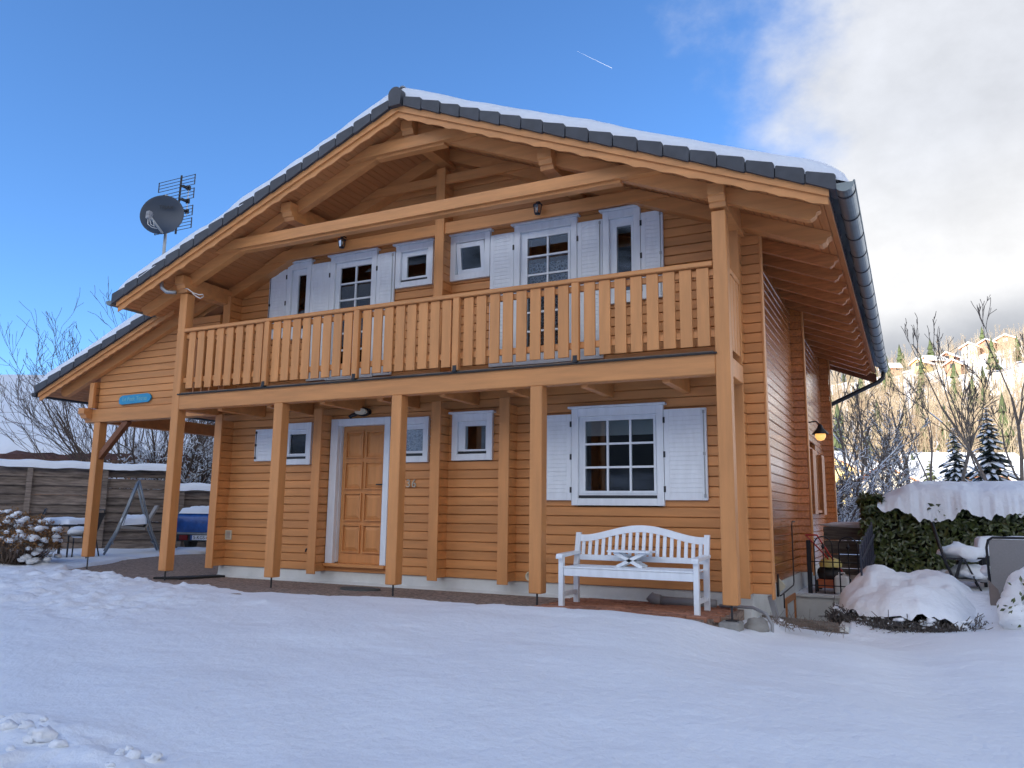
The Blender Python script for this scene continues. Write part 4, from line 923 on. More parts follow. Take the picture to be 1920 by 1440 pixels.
# ---------------------------------------------------------------- branches
def tubes(name, S, m, parent=None, n=4, kind=None, local=False):
    S = np.asarray(S, float); A, Bq, Ra, Rb = S[:, 0:3], S[:, 3:6], S[:, 6], S[:, 7]; d = Bq-A; d /= np.linalg.norm(d, axis=1, keepdims=True)+1e-9
    up = np.where(np.abs(d[:, 2:3]) < .9, [[0, 0, 1.]], [[1., 0, 0]]); x = np.cross(up, d); x /= np.linalg.norm(x, axis=1, keepdims=True); y = np.cross(d, x)
    a = 2*np.pi*np.arange(n)/n; ca, sa = np.cos(a)[None, :, None], np.sin(a)[None, :, None]; off = x[:, None]*ca+y[:, None]*sa
    V = np.concatenate([A[:, None]+off*Ra[:, None, None], Bq[:, None]+off*Rb[:, None, None]], 1)   # (k,2n,3)
    j = np.arange(n); F = np.stack([j, (j+1) % n, n+(j+1) % n, n+j], -1)[None]+(np.arange(len(S))*2*n)[:, None, None]
    return np_mesh(name, V.reshape(-1, 3), F.reshape(-1, 4), m, parent, True, kind, local)
def grow(rng, segs, p, d, L, r, lvl, P):
    k = P.get('steps', 4); p = np.array(p, float); d = np.array(d, float); d /= np.linalg.norm(d)
    r1 = r*P.get('taper', .55); pts = []
    for i in range(k):
        d = d+rng.normal(0, P['wob'], 3); d[2] += P['up']; d /= np.linalg.norm(d); q = p+d*L/k
        ra, rb = r+(r1-r)*i/k, r+(r1-r)*(i+1)/k; segs.append((*p, *q, ra, rb)); pts.append((q, d.copy(), rb)); p = q
    if lvl <= 0: return
    nc = P['kids'][lvl-1]
    for c in range(nc):
        t = P.get('t0', .35)+(1-P.get('t0', .35))*(c+rng.random())/nc; i = min(k-1, int(t*k)); q, dd, rr = pts[i]
        ax = rng.normal(0, 1, 3); ax -= ax.dot(dd)*dd; ax /= np.linalg.norm(ax)+1e-9; a = P['ang']*(.6+.8*rng.random())
        grow(rng, segs, q, dd*math.cos(a)+ax*math.sin(a), L*P['len']*(.7+.6*rng.random())*(1.1-.5*t), rr*P.get('rk', .62), lvl-1, P)
def snow_on(S, rmin=.004, prob=1., rng=None, thick=1.1, flat=.82):
    S = np.asarray(S, float); d = S[:, 3:6]-S[:, :3]; L = np.linalg.norm(d, axis=1); k = (np.abs(d[:, 2])/(L+1e-9) < flat) & (S[:, 6] > rmin)
    if rng is not None: k &= rng.random(len(S)) < prob
    T = S[k].copy(); T[:, 2] += T[:, 6]*.75; T[:, 5] += T[:, 7]*.75; T[:, 6] *= thick; T[:, 7] *= thick; T[:, 6:8] = np.maximum(T[:, 6:8], rmin*1.2); return T
def tree(name, lab, base, h, r, P, lvl, seed, group=None, stems=1, spread=.15, snow=None, m='bark', n=4, cat='tree', rmin=.003):
    rng = np.random.default_rng(seed); segs = []; t = empty(name, base, label=lab, cat=cat, group=group)
    for s in range(stems):
        a = rng.random()*6.28; sp = spread*(.3+rng.random()) if stems > 1 else spread*.3
        grow(rng, segs, np.array(base)+np.array([math.cos(a), math.sin(a), 0])*(.05*stems**.5 if stems > 1 else 0), (math.cos(a)*sp, math.sin(a)*sp, 1), h*P.get('trunk', .62)*(.8+.3*rng.random()), r*(.8+.4*rng.random()), lvl, P)
    S = np.array(segs); S[:, 6:8] = np.maximum(S[:, 6:8], rmin)
    thick = S[:, 6] > r*.35
    tubes('trunk', S[thick], m, t, 7); tubes('branches', S[~thick], m, t, n)
    if snow: tubes('branch_snow', snow_on(S, *snow[:1], prob=snow[1], rng=rng, thick=snow[2]), 'snow', t, 4, 'stuff')
    return t
VASE = dict(steps=5, wob=.09, up=.05, kids=[3, 3, 4, 6], ang=.58, len=.60, taper=.5, t0=.25, trunk=.62)
# ---------------------------------------------------------------- left side: fence, swing, chairs, shrub, trailer
def fence(name, lab, A, Bv, top, bays, rows_, seed, rowh=.215):
    rng = random.Random(seed); A, Bv = Vector(A), Vector(Bv); d = (Bv-A); Ln = d.length; d.normalize(); a = math.atan2(d.y, d.x)
    t = empty(name, tuple(A), label=lab, cat='fence', group='weathered board fences')
    Mx = Matrix.Translation(A) @ Matrix.Rotation(a, 4, 'Z')
    L = Ln/bays
    for b in range(bays+1): xf(MB().cbox(b*L-.06, b*L+.06, -.07, .05, -.5, top-.03, .006), Mx).build('post', 'oldwood', t)
    for b in range(bays):
        for r_ in range(rows_):
            rng_t = rng.uniform(-.006, .006); z = top-.04-(r_+1)*rowh; mb = MB().cbox(b*L+.02, (b+1)*L-.02, .052, .078, z-.006, z+rowh*1.05, .005)
            tl = rng.uniform(.045, .07); dz_ = rng.uniform(-.012, .012); mb.v = [(p[0], p[1]-(tl if p[2] < z+.1 else 0)+.05, p[2]+dz_+p[0]*rng_t) for p in mb.v]; xf(mb, Mx).build('board', 'oldwood', t)
    nx_, na = 90, 9; xs_ = np.linspace(-.1, Ln+.1, nx_); av = np.linspace(0, math.pi, na); XX, AA = np.meshgrid(xs_, av, indexing='ij')
    k = 1+.25*vnoise(XX*1.5, AA*.6, seed, 3); V = np.stack([XX, .045+.16*np.cos(AA)*k, top-.02+.17*np.sin(AA)**.7*k-.02*(np.abs(np.cos(AA)) > .98)+.03*vnoise(XX*3, AA*0, seed+2, 2)], -1).reshape(-1, 3)
    V = np.array([tuple(Mx @ Vector(p)) for p in V]); tag(np_mesh('fence_snow', V, grid_faces(nx_, na), 'snow', kind='stuff'), 'snow ridge along the '+('tall' if top > 1.6 else 'lower')+' board fence', 'snow')
fence('board_fence', 'tall grey-brown board fence behind the swing seat', (-18.9, 1.15, 0), (-15.30, 6.50, 0), 1.86, 4, 9, 3)
fence('board_fence', 'lower board fence behind the blue tarpaulin', (-15.20, 6.66, 0), (-12.9, 10.1, 0), 1.40, 2, 7, 4)
# swing seat
b_ = Vector((-.80, .60, 0)); a_ = Vector((.60, .80, 0)); AP = Vector((-13.30, 3.84, 1.47)); SWL = 1.75; g0 = -.10
t = empty('swing_seat', (-13.9, 4.4, g0), label='grey metal garden swing seat with snowy cushion under the carport side', cat='swing seat')
for e in (0, SWL):
    c_ = AP+b_*e
    for s_ in (-1, 1): MB().tube([c_, c_+a_*s_*.16+Vector((0, 0, -.55)), c_+a_*s_*.34+Vector((0, 0, -1.10)), c_+a_*s_*.56+Vector((0, 0, -1.57))], .024, 8).build('leg', 'greymetal', t, smooth=True)
MB().tube([AP, AP+b_*SWL], .024, 8).build('top_bar', 'greymetal', t)
for s_ in (-1, 1): MB().tube([AP+a_*s_*.40+Vector((0, 0, -1.35)), AP+b_*SWL+a_*s_*.40+Vector((0, 0, -1.35))], .014, 6).build('ground_bar', 'greymetal', t)
for e in (.18, SWL-.18):
    c_ = AP+b_*e; MB().tube([c_, c_-a_*.25+Vector((0, 0, -1.0))], .008, 5).tube([c_, c_+a_*.22+Vector((0, 0, -.75))], .008, 5).build('hanger', 'greymetal', t)
Q = lambda e, s_, z: AP+b_*e+a_*s_+Vector((0, 0, z))
mb = MB(); mb.add([Q(.15, -.30, -1.02), Q(SWL-.15, -.30, -1.02), Q(SWL-.15, .20, -1.06), Q(.15, .20, -1.06), Q(.15, -.30, -.96), Q(SWL-.15, -.30, -.96), Q(SWL-.15, .20, -1.0), Q(.15, .20, -1.0)], [(0, 1, 2, 3), (7, 6, 5, 4), (0, 4, 5, 1), (1, 5, 6, 2), (2, 6, 7, 3), (3, 7, 4, 0)]); mb.build('seat', 'cushion', t)
mb = MB(); mb.add([Q(.15, .20, -1.0), Q(SWL-.15, .20, -1.0), Q(SWL-.15, .42, -.52), Q(.15, .42, -.52), Q(.15, .24, -1.0), Q(SWL-.15, .24, -1.0), Q(SWL-.15, .46, -.52), Q(.15, .46, -.52)], [(0, 1, 2, 3), (7, 6, 5, 4), (0, 4, 5, 1), (1, 5, 6, 2), (2, 6, 7, 3), (3, 7, 4, 0)]); mb.build('backrest', 'cushion', t)
quad_snow('swing_snow', 'snow heaped on the swing seat', Q(.17, -.29, -.97), Q(SWL-.17, -.29, -.97), Q(SWL-.17, .24, -.93), Q(.17, .24, -.93), .20, 8)
def steel_chair(c0, rz, lab):
    t = empty('steel_chair', c0, rz, label=lab, cat='chair', group='steel tube garden chairs')
    B_ = lambda mb, n_, m_: mb.build(n_, m_, t, local=True, smooth=True)
    for s_ in (-.27, .27):
        B_(MB().tube([(s_, -.25, -.02), (s_, -.24, .60), (s_, -.19, .64), (s_, .18, .64)], .014, 7), 'leg', 'darkmetal'); B_(MB().tube([(s_*.93, .30, -.02), (s_*.93, .18, .45), (s_*.93, .33, .86), (s_*.7, .35, .94)], .014, 7), 'leg', 'darkmetal')
    B_(MB().tube([(-.19, .35, .94), (.19, .35, .94)], .014, 7), 'top_bar', 'darkmetal'); B_(MB().box(-.25, .25, -.22, .22, .425, .44), 'seat', 'black')
    mb = MB(); mb.add([(-.24, .20, .50), (.24, .20, .50), (.24, .34, .88), (-.24, .34, .88)], [(0, 1, 2, 3)]); mb.add([(-.24, .215, .50), (.24, .215, .50), (.24, .355, .88), (-.24, .355, .88)], [(3, 2, 1, 0)]); mb.build('backrest', 'black', t, local=True)
    s = blobs('chair_snow', [dict(c=(0, -.02, .50), r=.14, sq=(1.7, 1.6, .75), nz=.2, seed=int(c0[0]*-10), nu=18)], 'snow', kind='stuff'); s.location = c0; s.rotation_euler = (0, 0, rz); tag(s, 'snow cushion on the '+lab, 'snow')
steel_chair((-13.0, 2.35, -.10), R(-62), 'dark steel tube chair behind the carport post'); steel_chair((-14.0, 1.85, -.10), R(-30), 'dark steel tube chair half hidden by the dry shrub')
t = empty('garden_table', (-13.9, 2.7, -.1), label='low dark garden table with a snow layer left of the swing', cat='table')
MB().box(-14.5, -13.35, 2.35, 3.0, .50, .53).build('top', 'darkmetal', t)
for x, y in ((-14.45, 2.4), (-13.4, 2.4), (-14.45, 2.95), (-13.4, 2.95)): MB().tube([(x, y, -.12), (x, y, .5)], .018, 6).build('leg', 'darkmetal', t)
quad_snow('table_snow', 'snow layer on the low garden table at the left', (-14.5, 2.35, .53), (-13.35, 2.35, .53), (-13.35, 3.0, .53), (-14.5, 3.0, .53), .13, 14)
# dry hydrangea
def hydrangea():
    rng = np.random.default_rng(5); c0 = np.array([-12.45, .72, -.10]); t = empty('hydrangea', tuple(c0), label='dry hydrangea with brown flower heads and snow at the left edge', cat='shrub'); segs = []; heads = []; caps = []
    for k in range(420):
        a = rng.random()*6.28; rr = rng.random()**.5; tip = c0+np.array([math.cos(a)*rr*.84, math.sin(a)*rr*.66, (.88-.38*rr**2)*(.5+.55*rng.random())]); p = c0+np.array([math.cos(a), math.sin(a), 0])*rr*.35; mid = (p+tip)/2+rng.normal(0, .04, 3)
        segs += [(*p, *mid, .007, .005), (*mid, *tip, .005, .003)]
        for j in range(3):
            q = mid+(tip-mid)*rng.random(); segs.append((*q, *(q+rng.normal(0, .10, 3)+[0, 0, .05]), .004, .002))
        if k % 2 == 0:
            r = .035+.035*rng.random(); heads.append((tip, r))
            if rng.random() < .5: caps.append(dict(c=tuple(tip+[0, 0, r*.55]), r=r*.95, sq=(1.15, 1.1, .65), nz=.7, seed=k+9, nu=10, nv=7))
    for k in range(70):
        a = rng.random()*6.28; rr = rng.random()**.5; caps.append(dict(c=tuple(c0+[math.cos(a)*rr*.82, math.sin(a)*rr*.66, .05+.5*rng.random()]), r=.035+.045*rng.random(), sq=(1.2, 1.1, .75), nz=.8, seed=k, nu=9, nv=7))
    tubes('stems', np.array(segs), 'drystem', t, 4); C = np.concatenate([h_[0]+rng.normal(0, h_[1]*.75, (20, 3)) for h_ in heads]); Nn = rng.normal(0, 1, C.shape)+[0, 0, .4]; Nn /= np.linalg.norm(Nn, axis=1, keepdims=True); leaves('flower_heads', C, Nn, .055, 'dryflower', t, rng); blobs('snow_caps', caps, 'snow', t, kind='stuff')
hydrangea()
# trailer
t = empty('trailer', (-13.5, 6.3, -.13), rz=0, label='small trailer under a blue tarpaulin behind the carport', cat='trailer')
TX = Matrix.Translation((-13.55, 6.2, -.13)) @ Matrix.Rotation(R(24), 4, 'Z')
def tp(mb, n_, m_, sm=False): return xf(mb, TX).build(n_, m_, t, smooth=sm)
tp(MB().cbox(-.62, .72, -.5, 1.2, .40, .47, .01), 'bed', 'galv'); tp(MB().cbox(-.62, .72, -.52, -.46, .26, .42, .005), 'tail_board', 'darkmetal')
mb = MB(); nx_ = 16
for k in range(nx_):
    a = -.63+1.37*k/(nx_-1); w = .012*math.sin(k*1.9); mb.v += [(a, -.53+w, .47), (a, -.545+w*1.5, .62), (a, -.53-w, .80), (a, -.48, .90), (a, 1.2, .90)]
mb.f += [(5*k+j, 5*k+5+j, 5*k+6+j, 5*k+1+j) for k in range(nx_-1) for j in range(4)]; tp(mb, 'tarpaulin', 'tarp', True)
tp(MB().box(-.55, -.35, -.54, -.521, .285, .40), 'tail_light', 'redlens'); pl_ = tp(MB().box(-.28, .24, -.54, -.521, .29, .40), 'number_plate', 'white')
text('lettering', '5-KGS-61', .105, 'black', TX @ FRONT(.0, -.541, .345), pl_, .001); tp(MB().box(-.28, -.235, -.542, -.5405, .29, .40), 'plate_band', 'tarp')
for x in (-.70, .80): tp(MB().lathe([(0, -.08), (.22, -.08), (.26, -.05), (.26, .05), (.22, .08), (0, .08)], (x, .45, .26), 18, 'x'), 'wheel', 'rubber')
quad_snow('trailer_snow', 'snow on top of the blue tarpaulin', *[tuple(TX @ Vector(p)) for p in ((-.62, -.50, .90), (.74, -.50, .90), (.74, 1.2, .90), (-.62, 1.2, .90))], .17, 6, er=.1)
P, F = blob((-.1, -.9, .0), .2, (2.6, 1.6, .7), .3, 7, 20, 12); P = np.array([tuple(TX @ Vector(p)) for p in P]); tag(np_mesh('snow_heap', P, F, 'snow', kind='stuff'), 'small heap of snow before the trailer', 'snow')
# neighbour's roof and the trees behind the fence
def house(name, lab, c0, rz, w, d, hw, hr, ov, wall, rf, wins=(), snow=.25, group=None, parts=True, fscia='roofwood'):
    """gabled house: ridge along local x, eaves on the -y / +y sides"""
    t = empty(name, c0, rz, label=lab, cat='house', group=group)
    L = lambda mb, n_, m_, s=False: mb.build(n_, m_, t, local=True, smooth=s)
    L(MB().prism([(-d/2, -2), (d/2, -2), (d/2, hw), (0, hr-.1), (-d/2, hw)], -w/2, w/2, 'yz'), 'wall', wall)
    sl = (hr-hw)/(d/2); ye = d/2+ov; ze = hr-sl*ye
    for s in (-1, 1):
        L(MB().prism([(0, hr-.02), (s*ye, ze-.02), (s*ye, ze+.14), (0, hr+.14)][::(1 if s < 0 else -1)], -w/2-ov, w/2+ov, 'yz'), 'roof', rf)
        L(MB().prism([(0, hr+.145), (s*(ye-.0), ze+.145), (s*(ye+.06), ze+.145+snow*.5), (s*(ye-.1), ze+.145+snow), (0, hr+.145+snow)][::(1 if s < 0 else -1)], -w/2-ov-.05, w/2+ov+.05, 'yz'), 'roof_snow', 'snow_far')
    for f, u, z, ww, hh in wins:     # face: 's' = -y eave side, 'e' = +x gable, 'w' = -x gable
        if f == 's': mb = MB().box(u-ww/2, u+ww/2, -d/2-.04, -d/2+.02, z, z+hh)
        elif f == 'e': mb = MB().box(w/2-.02, w/2+.04, u-ww/2, u+ww/2, z, z+hh)
        else: mb = MB().box(-w/2-.04, -w/2+.02, u-ww/2, u+ww/2, z, z+hh)
        L(mb, 'window', 'windowdark')
    return t
def neighbour():
    c0 = Vector((-29.5, 13.2, 0)); t = empty('neighbour_house', tuple(c0), R(27), label='neighbouring house with a broad snowy roof behind the fence at the left', cat='house')
    L = lambda mb, n_, m_: mb.build(n_, m_, t, local=True)
    # local x along the eave; eave towards the camera
    L(MB().prism([(-4.5, -1), (4.5, -1), (4.5, 2.9), (0, 5.9), (-4.5, 2.9)], -8, 9, 'yz'), 'wall', 'chaletwood')
    e = 5.2; ze = 2.55
    L(MB().prism([(-e, ze), (0, 6.0), (e, ze), (e, ze+.12), (0, 6.15), (-e, ze+.12)][::-1], -8.6, 9.6, 'yz'), 'roof', 'redroof')
    for r_ in range(2):
        for k in range(60):
            x = -8.6+k*.30; y = -e+.02+r_*.34; z = ze+.125+.34*.66*r_
            L(MB().cbox(x+.01, x+.28, y-.02, y+.30, z-.02, z+.045, .012), 'roof_tile', 'redroof')
    nx_, ny_ = 80, 40; xs_ = np.linspace(-8.7, 9.7, nx_); ys_ = np.linspace(0, 1, ny_); XX, TT = np.meshgrid(xs_, ys_, indexing='ij')
    lowe = -e+.16+.30*vnoise(XX*1.9, XX*0, 5, 5, .65); YY = lowe+(0-lowe)*TT; Z = ze+.14+(YY+e)*(6.0-ze)/e+.30*np.sqrt(np.clip(TT*9, 0, 1))*(1-.15*TT)+.05*vnoise(XX*.5, YY*.5, 6, 3)
    np_mesh('roof_snow', np.stack([XX, YY, Z], -1).reshape(-1, 3), grid_faces(nx_, ny_), 'snow', t, local=True)
neighbour()
tree('bare_tree', 'large bare tree with fine upright twigs behind the left fence', (-18.4, 8.4, 0), 5.9, .036, dict(steps=6, wob=.10, up=.07, kids=[3, 5, 7], ang=.50, len=.50, taper=.35, t0=.2, trunk=.88, rk=.6), 3, 21, stems=32, spread=1.25, m='twig', n=3, rmin=.005)
tree('snowy_bush', 'snow-laden twiggy bush behind the fence under the carport', (-17.2, 8.3, 0), 3.6, .05, dict(steps=5, wob=.17, up=.03, kids=[4, 5, 6], ang=.8, len=.55, taper=.55, t0=.2, trunk=.72), 3, 22, stems=20, spread=.95, m='twig', n=3, snow=(.006, .85, 1.6), rmin=.007, cat='bush')
tree('snowy_bush', 'snow-laden twiggy bush seen beside the chalet corner at the left', (-15.4, 10.6, 0), 3.3, .05, dict(steps=5, wob=.17, up=.02, kids=[4, 5, 6], ang=.85, len=.55, taper=.55, t0=.2, trunk=.72), 3, 23, stems=18, spread=1.0, m='twig', n=3, snow=(.006, .85, 1.6), rmin=.007, cat='bush')

# ---------------------------------------------------------------- right side: bed, hedge, furniture
def bed():
    t = empty('snowy_shrub', (1.45, 2.6, -.4), label='low evergreen shrub bed buried under a smooth mound of snow', cat='shrub')
    nr, na = 34, 96; rr = np.linspace(0, 1, nr); aa = np.linspace(0, 2*math.pi, na, endpoint=False); RR, AA = np.meshgrid(rr, aa, indexing='ij')
    rad = 1+.10*vnoise(np.cos(AA)*1.5, np.sin(AA)*1.5, 7, 3)
    X_ = 1.64+.82*RR*rad*np.cos(AA); Y_ = 2.75+1.22*RR*rad*np.sin(AA)
    front = np.clip(-np.sin(AA), 0, 1)
    base = -.34+.24*np.clip((Y_-1.6)/2.2, 0, 1)+.15*front*RR**2*(1-sstep(.35, .8, np.cos(AA)))-.10*sstep(.35, .8, np.cos(AA))*RR**4
    edge = .05*vnoise(np.cos(AA)*9, np.sin(AA)*9, 17, 3)
    Z_ = base+(.38+.20*vnoise(X_*1.9, Y_*1.7, 27, 3))*np.clip(1-RR**2.6, 0, 1)**.6+.10*np.exp(-((X_-1.35)/.28)**2-((Y_-3.2)/.35)**2)+1.3*edge*RR**5+.045*vnoise(X_*4.5, Y_*4.5, 28, 3)
    np_mesh('snow_cap', np.stack([X_, Y_, Z_], -1).reshape(-1, 3), grid_faces(nr, na, True), 'snow', t)
    rng = np.random.default_rng(3); segs = []
    for k in range(3200):
        a = math.pi+rng.random()*math.pi*.86-.05; q = .78+.24*rng.random(); p = np.array([1.64+.82*q*math.cos(a), 2.75+1.20*q*math.sin(a), -.47+.12*rng.random()]); dv = rng.normal(0, .35, 3)+[math.cos(a)*.5, math.sin(a)*.5, .9]; dv /= np.linalg.norm(dv); e = p+dv*(.08+.13*rng.random())
        segs.append((*p, *e, .008, .004))
        for j in range(2): s_ = p+(e-p)*rng.random(); segs.append((*s_, *(s_+rng.normal(0, .05, 3)), .006, .004))
    tubes('twigs', np.array(segs), 'shrubtwig', t, 3)
    fl = []
    for k in range(150):
        a = math.pi+rng.random()*math.pi*.8; q = .90+.14*rng.random(); fl.append(dict(c=(1.64+.82*q*math.cos(a), 2.75+1.2*q*math.sin(a)-.02, -.42+.24*rng.random()), r=.012+.022*rng.random()**2, sq=(1.5, 1, .7), nz=.7, seed=k, nu=8, nv=6))
    blobs('snow_flecks', fl, 'snow', t, kind='stuff')
    blobs('core', [dict(c=(1.6, 2.85, -.35), r=.5, sq=(1.15, 2.0, .45), nz=.2, seed=3, nu=24)], 'leafcore', t)
bed()
def hedge():
    t = empty('laurel_hedge', (2.6, 6.3, -.1), label='clipped green laurel hedge with a thick snow cap behind the garden chairs', cat='hedge'); rng = np.random.default_rng(9)
    x0, x1, y0, y1, z0, z1 = .98, 6.5, 5.85, 6.9, -.25, 1.10
    np_mesh('core', *(lambda b: (b.v, [f for f in b.f]))(MB().box(x0+.12, x1, y0+.12, y1, z0, z1-.05)), 'leafcore', t, False)
    n = 7500; C = np.stack([x0+(x1-x0)*rng.random(n), y0+.10*rng.random(n)-.02, z0+(z1-.04-z0)*rng.random(n)], 1); C[:, 1] += .08*vnoise(C[:, 0]*2, C[:, 2]*2, 5, 2)
    n2 = 2600; C2 = np.stack([x0+.12*rng.random(n2), y0+(y1-y0)*rng.random(n2), z0+(z1+.06-z0)*rng.random(n2)], 1)
    n3 = 1300; C3 = np.stack([x0+.34*rng.random(n3)**1.3, y0+(y1-y0)*rng.random(n3), z1-.02+.12*rng.random(n3)], 1)
    N1 = rng.normal(0, .45, (n, 3))+[0, -1, .35]; N2 = rng.normal(0, .45, (n2, 3))+[-1, -.2, .35]; N3 = rng.normal(0, .5, (n3, 3))+[-.2, -.3, 1]
    n4 = 16; C4 = np.stack([1.2+(x1-1.2)*rng.random(n4), y0-.10-.05*rng.random(n4), z1-.18+.30*rng.random(n4)**2.2], 1); N4 = rng.normal(0, .5, (n4, 3))+[0, -1, .4]
    A = np.concatenate([C, C2, C3, C4]); Nn = np.concatenate([N1, N2, N3, N4]); Nn /= np.linalg.norm(Nn, axis=1, keepdims=True)
    leaves('leaves', A, Nn, .105, 'leaf', t, rng)
    nx_, na = 320, 44; xs_ = np.linspace(1.22, 6.6, nx_); av = np.linspace(0, 1, na); XX, TT = np.meshgrid(xs_, av, indexing='ij'); ends = np.sqrt(np.clip((XX-1.2)/.55, 0, 1))
    Y_ = y0-.10-.05*vnoise(XX*2, TT, 3, 3)+(y1-y0+.2)*TT
    hang = -.17*np.clip(.55+vnoise(XX*2.6, XX*0+3, 13, 5, .62)*1.9, 0, 1.7)*np.clip(1-TT*7, 0, 1)
    Z_ = z1-.03+.40*ends*np.clip(np.sin(np.clip(TT*1.6, 0, 1.)*math.pi/2), 0, 1)**.55+hang*ends+(.07*vnoise(XX*1.5, Y_*1.5, 31, 4)+.035*vnoise(XX*5, Y_*5, 33, 3))*ends*np.clip(TT*4, .35, 1)
    np_mesh('snow_cap', np.stack([XX, Y_, Z_], -1).reshape(-1, 3), grid_faces(nx_, na), 'snow', t)
hedge()
# folding chair seen from the side, table, second chair from behind
t = empty('folding_chair', (2.2, 3.6, -.2), label='dark folding garden chair standing sideways in the snow by the hedge', cat='chair')
def fold(y):
    MB().tube([(1.93, y, .82), (2.02, y, .42), (2.12, y, .12), (2.20, y, -.02)], .017, 7).build('back_post', 'iron', t, smooth=True); MB().bar((2.03, y, .37), (2.50, y, .39), .05, .022).build('armrest', 'iron', t)
    MB().bar((2.22, y, .36), (2.03, y, -.22), .035, .02).build('leg', 'iron', t); MB().bar((2.26, y, .36), (2.50, y, -.22), .035, .02).build('leg', 'iron', t)
for y in (3.45, 3.98): fold(y)
MB().box(2.10, 2.55, 3.46, 3.97, .10, .125).build('seat', 'textile', t); mb = MB(); mb.add([(1.94, 3.47, .80), (1.94, 3.96, .80), (2.12, 3.96, .14), (2.12, 3.47, .14)], [(0, 1, 2, 3)]); mb.build('backrest', 'textile', t)
tag(blobs('chair_snow', [dict(c=(2.27, 3.68, .44), r=.13, sq=(2.0, 2.3, .9), nz=.45, seed=3, nu=22), dict(c=(2.33, 3.7, .20), r=.13, sq=(1.9, 2.0, .8), nz=.4, seed=5, nu=22)], 'snow', kind='stuff'), 'snow heaped on the folding chair by the hedge', 'snow')
t = empty('garden_table', (3.0, 4.3, -.2), label='dark garden table with a thick snow layer before the hedge', cat='table')
MB().box(2.45, 3.8, 3.95, 4.75, .37, .40).build('top', 'iron', t)
for x, y in ((2.5, 4.0), (3.7, 4.0), (2.5, 4.7), (3.7, 4.7)): MB().bar((x, y, -.25), (x, y, .37), .04, .04).build('leg', 'iron', t)
MB().lathe([(.11, -.02), (.13, -.02), (.13, .02), (.11, .02), (.11, -.02)], (2.62, 3.6, -.08), 18, 'y').build('wheel', 'rubber', t)
nx_ = 40; xs_ = np.linspace(2.42, 3.83, nx_); ys_ = np.linspace(3.92, 4.78, nx_); XX, YY = np.meshgrid(xs_, ys_, indexing='ij'); u = np.clip(np.minimum.reduce([XX-2.42, 3.83-XX, YY-3.92, 4.78-YY])/.07, 0, 1)
tag(np_mesh('table_snow', np.stack([XX, YY, .405+.23*np.sqrt(1-(1-u)**2)+.015*vnoise(XX*3, YY*3, 8, 2)*u], -1).reshape(-1, 3), grid_faces(nx_, nx_), 'snow', kind='stuff'), 'thick snow slab on the garden table before the hedge', 'snow')
t = empty('reclining_chair', (2.65, 2.8, -.25), label='reclining garden chair with grey fabric back turned to the yard', cat='chair')
rp_ = [(2.455, -.02), (2.445, .55), (2.465, .63), (2.51, .66), (2.90, .66), (2.95, .62), (2.96, -.02)]
MB().tube([(x, 2.62-.10*z, z) for x, z in rp_], .014, 8).build('frame', 'iron', t, smooth=True)
mb = MB(); mb.add([(2.465, 2.62, .0), (2.95, 2.62, .0), (2.94, 2.56, .64), (2.47, 2.56, .64), (2.465, 2.63, .0), (2.95, 2.63, .0), (2.94, 2.57, .64), (2.47, 2.57, .64)], [(0, 1, 2, 3), (7, 6, 5, 4), (0, 3, 7, 4), (1, 5, 6, 2), (2, 6, 7, 3), (0, 4, 5, 1)]); mb.build('backrest', 'textile', t)
for x in (2.48, 2.93): MB().bar((x, 2.62, .22), (x, 3.10, .24), .045, .02).build('armrest', 'iron', t); MB().bar((x, 2.66, .2), (x, 3.05, -.28), .03, .02).build('leg', 'iron', t); MB().bar((x, 3.02, .2), (x, 2.62, -.28), .03, .02).build('leg', 'iron', t)
MB().box(2.48, 2.94, 2.64, 3.05, .0, .03).build('seat', 'textile', t)
tag(blobs('chair_snow', [dict(c=(2.70, 2.70, .60), r=.09, sq=(2.1, 1.0, .9), nz=.5, seed=2, nu=20), dict(c=(2.45, 2.95, .27), r=.07, sq=(.9, 2.4, .9), nz=.2, seed=4)], 'snow', kind='stuff'), 'snow on the reclining chair at the right edge', 'snow')
one('stone_slab', 'brown-grey slab standing upright in the snow at the right edge', 'slab', MB().prism([(2.425, -.36), (2.57, -.40), (2.55, -.05), (2.51, .10), (2.425, .20)], 2.36, 2.40), 'slab')
t = empty('snowy_bush', (2.82, 1.9, -.3), label='rounded evergreen bush heaped with snow at the right edge', cat='bush')
blobs('snow_cap', [dict(c=(2.86, 2.0, .02), r=.36, sq=(1.05, 1.0, 1.0), nz=.25, seed=21, nu=36, nv=24), dict(c=(2.72, 1.85, -.12), r=.26, sq=(1.0, 1.0, .9), nz=.3, seed=22, nu=30, nv=20), dict(c=(3.05, 1.8, .15), r=.36, sq=(1, 1, 1.1), nz=.25, seed=23, nu=30, nv=20)], 'snow', t)
rng = np.random.default_rng(4); n = 420; C = np.array([2.84, 1.86, -.02])+rng.normal(0, 1, (n, 3))*[.12, .04, .12]; C[:, 1] = 1.63+.05*rng.random(n); Nn = rng.normal(0, .5, (n, 3))+[0, -1, .2]; Nn /= np.linalg.norm(Nn, axis=1, keepdims=True)
leaves('leaves', C, Nn, .06, 'leaf', t, rng)
# dry grass and twigs at the house corner
rng = np.random.default_rng(6); segs = []
for k in range(260):
    p = np.array([.28+.75*rng.random(), 1.18-.35*rng.random(), 0]); p[2] = float(ground_h(p[0], p[1]))+.02; dv = rng.normal(0, .6, 3)+[0, 0, .25]; e = p+dv*.09; segs.append((*p, *e, .003, .0015))
tag(tubes('dry_grass', np.array(segs), 'drystem', None, 3, 'stuff'), 'dry twigs and grass before the sleepers at the house corner', 'grass')

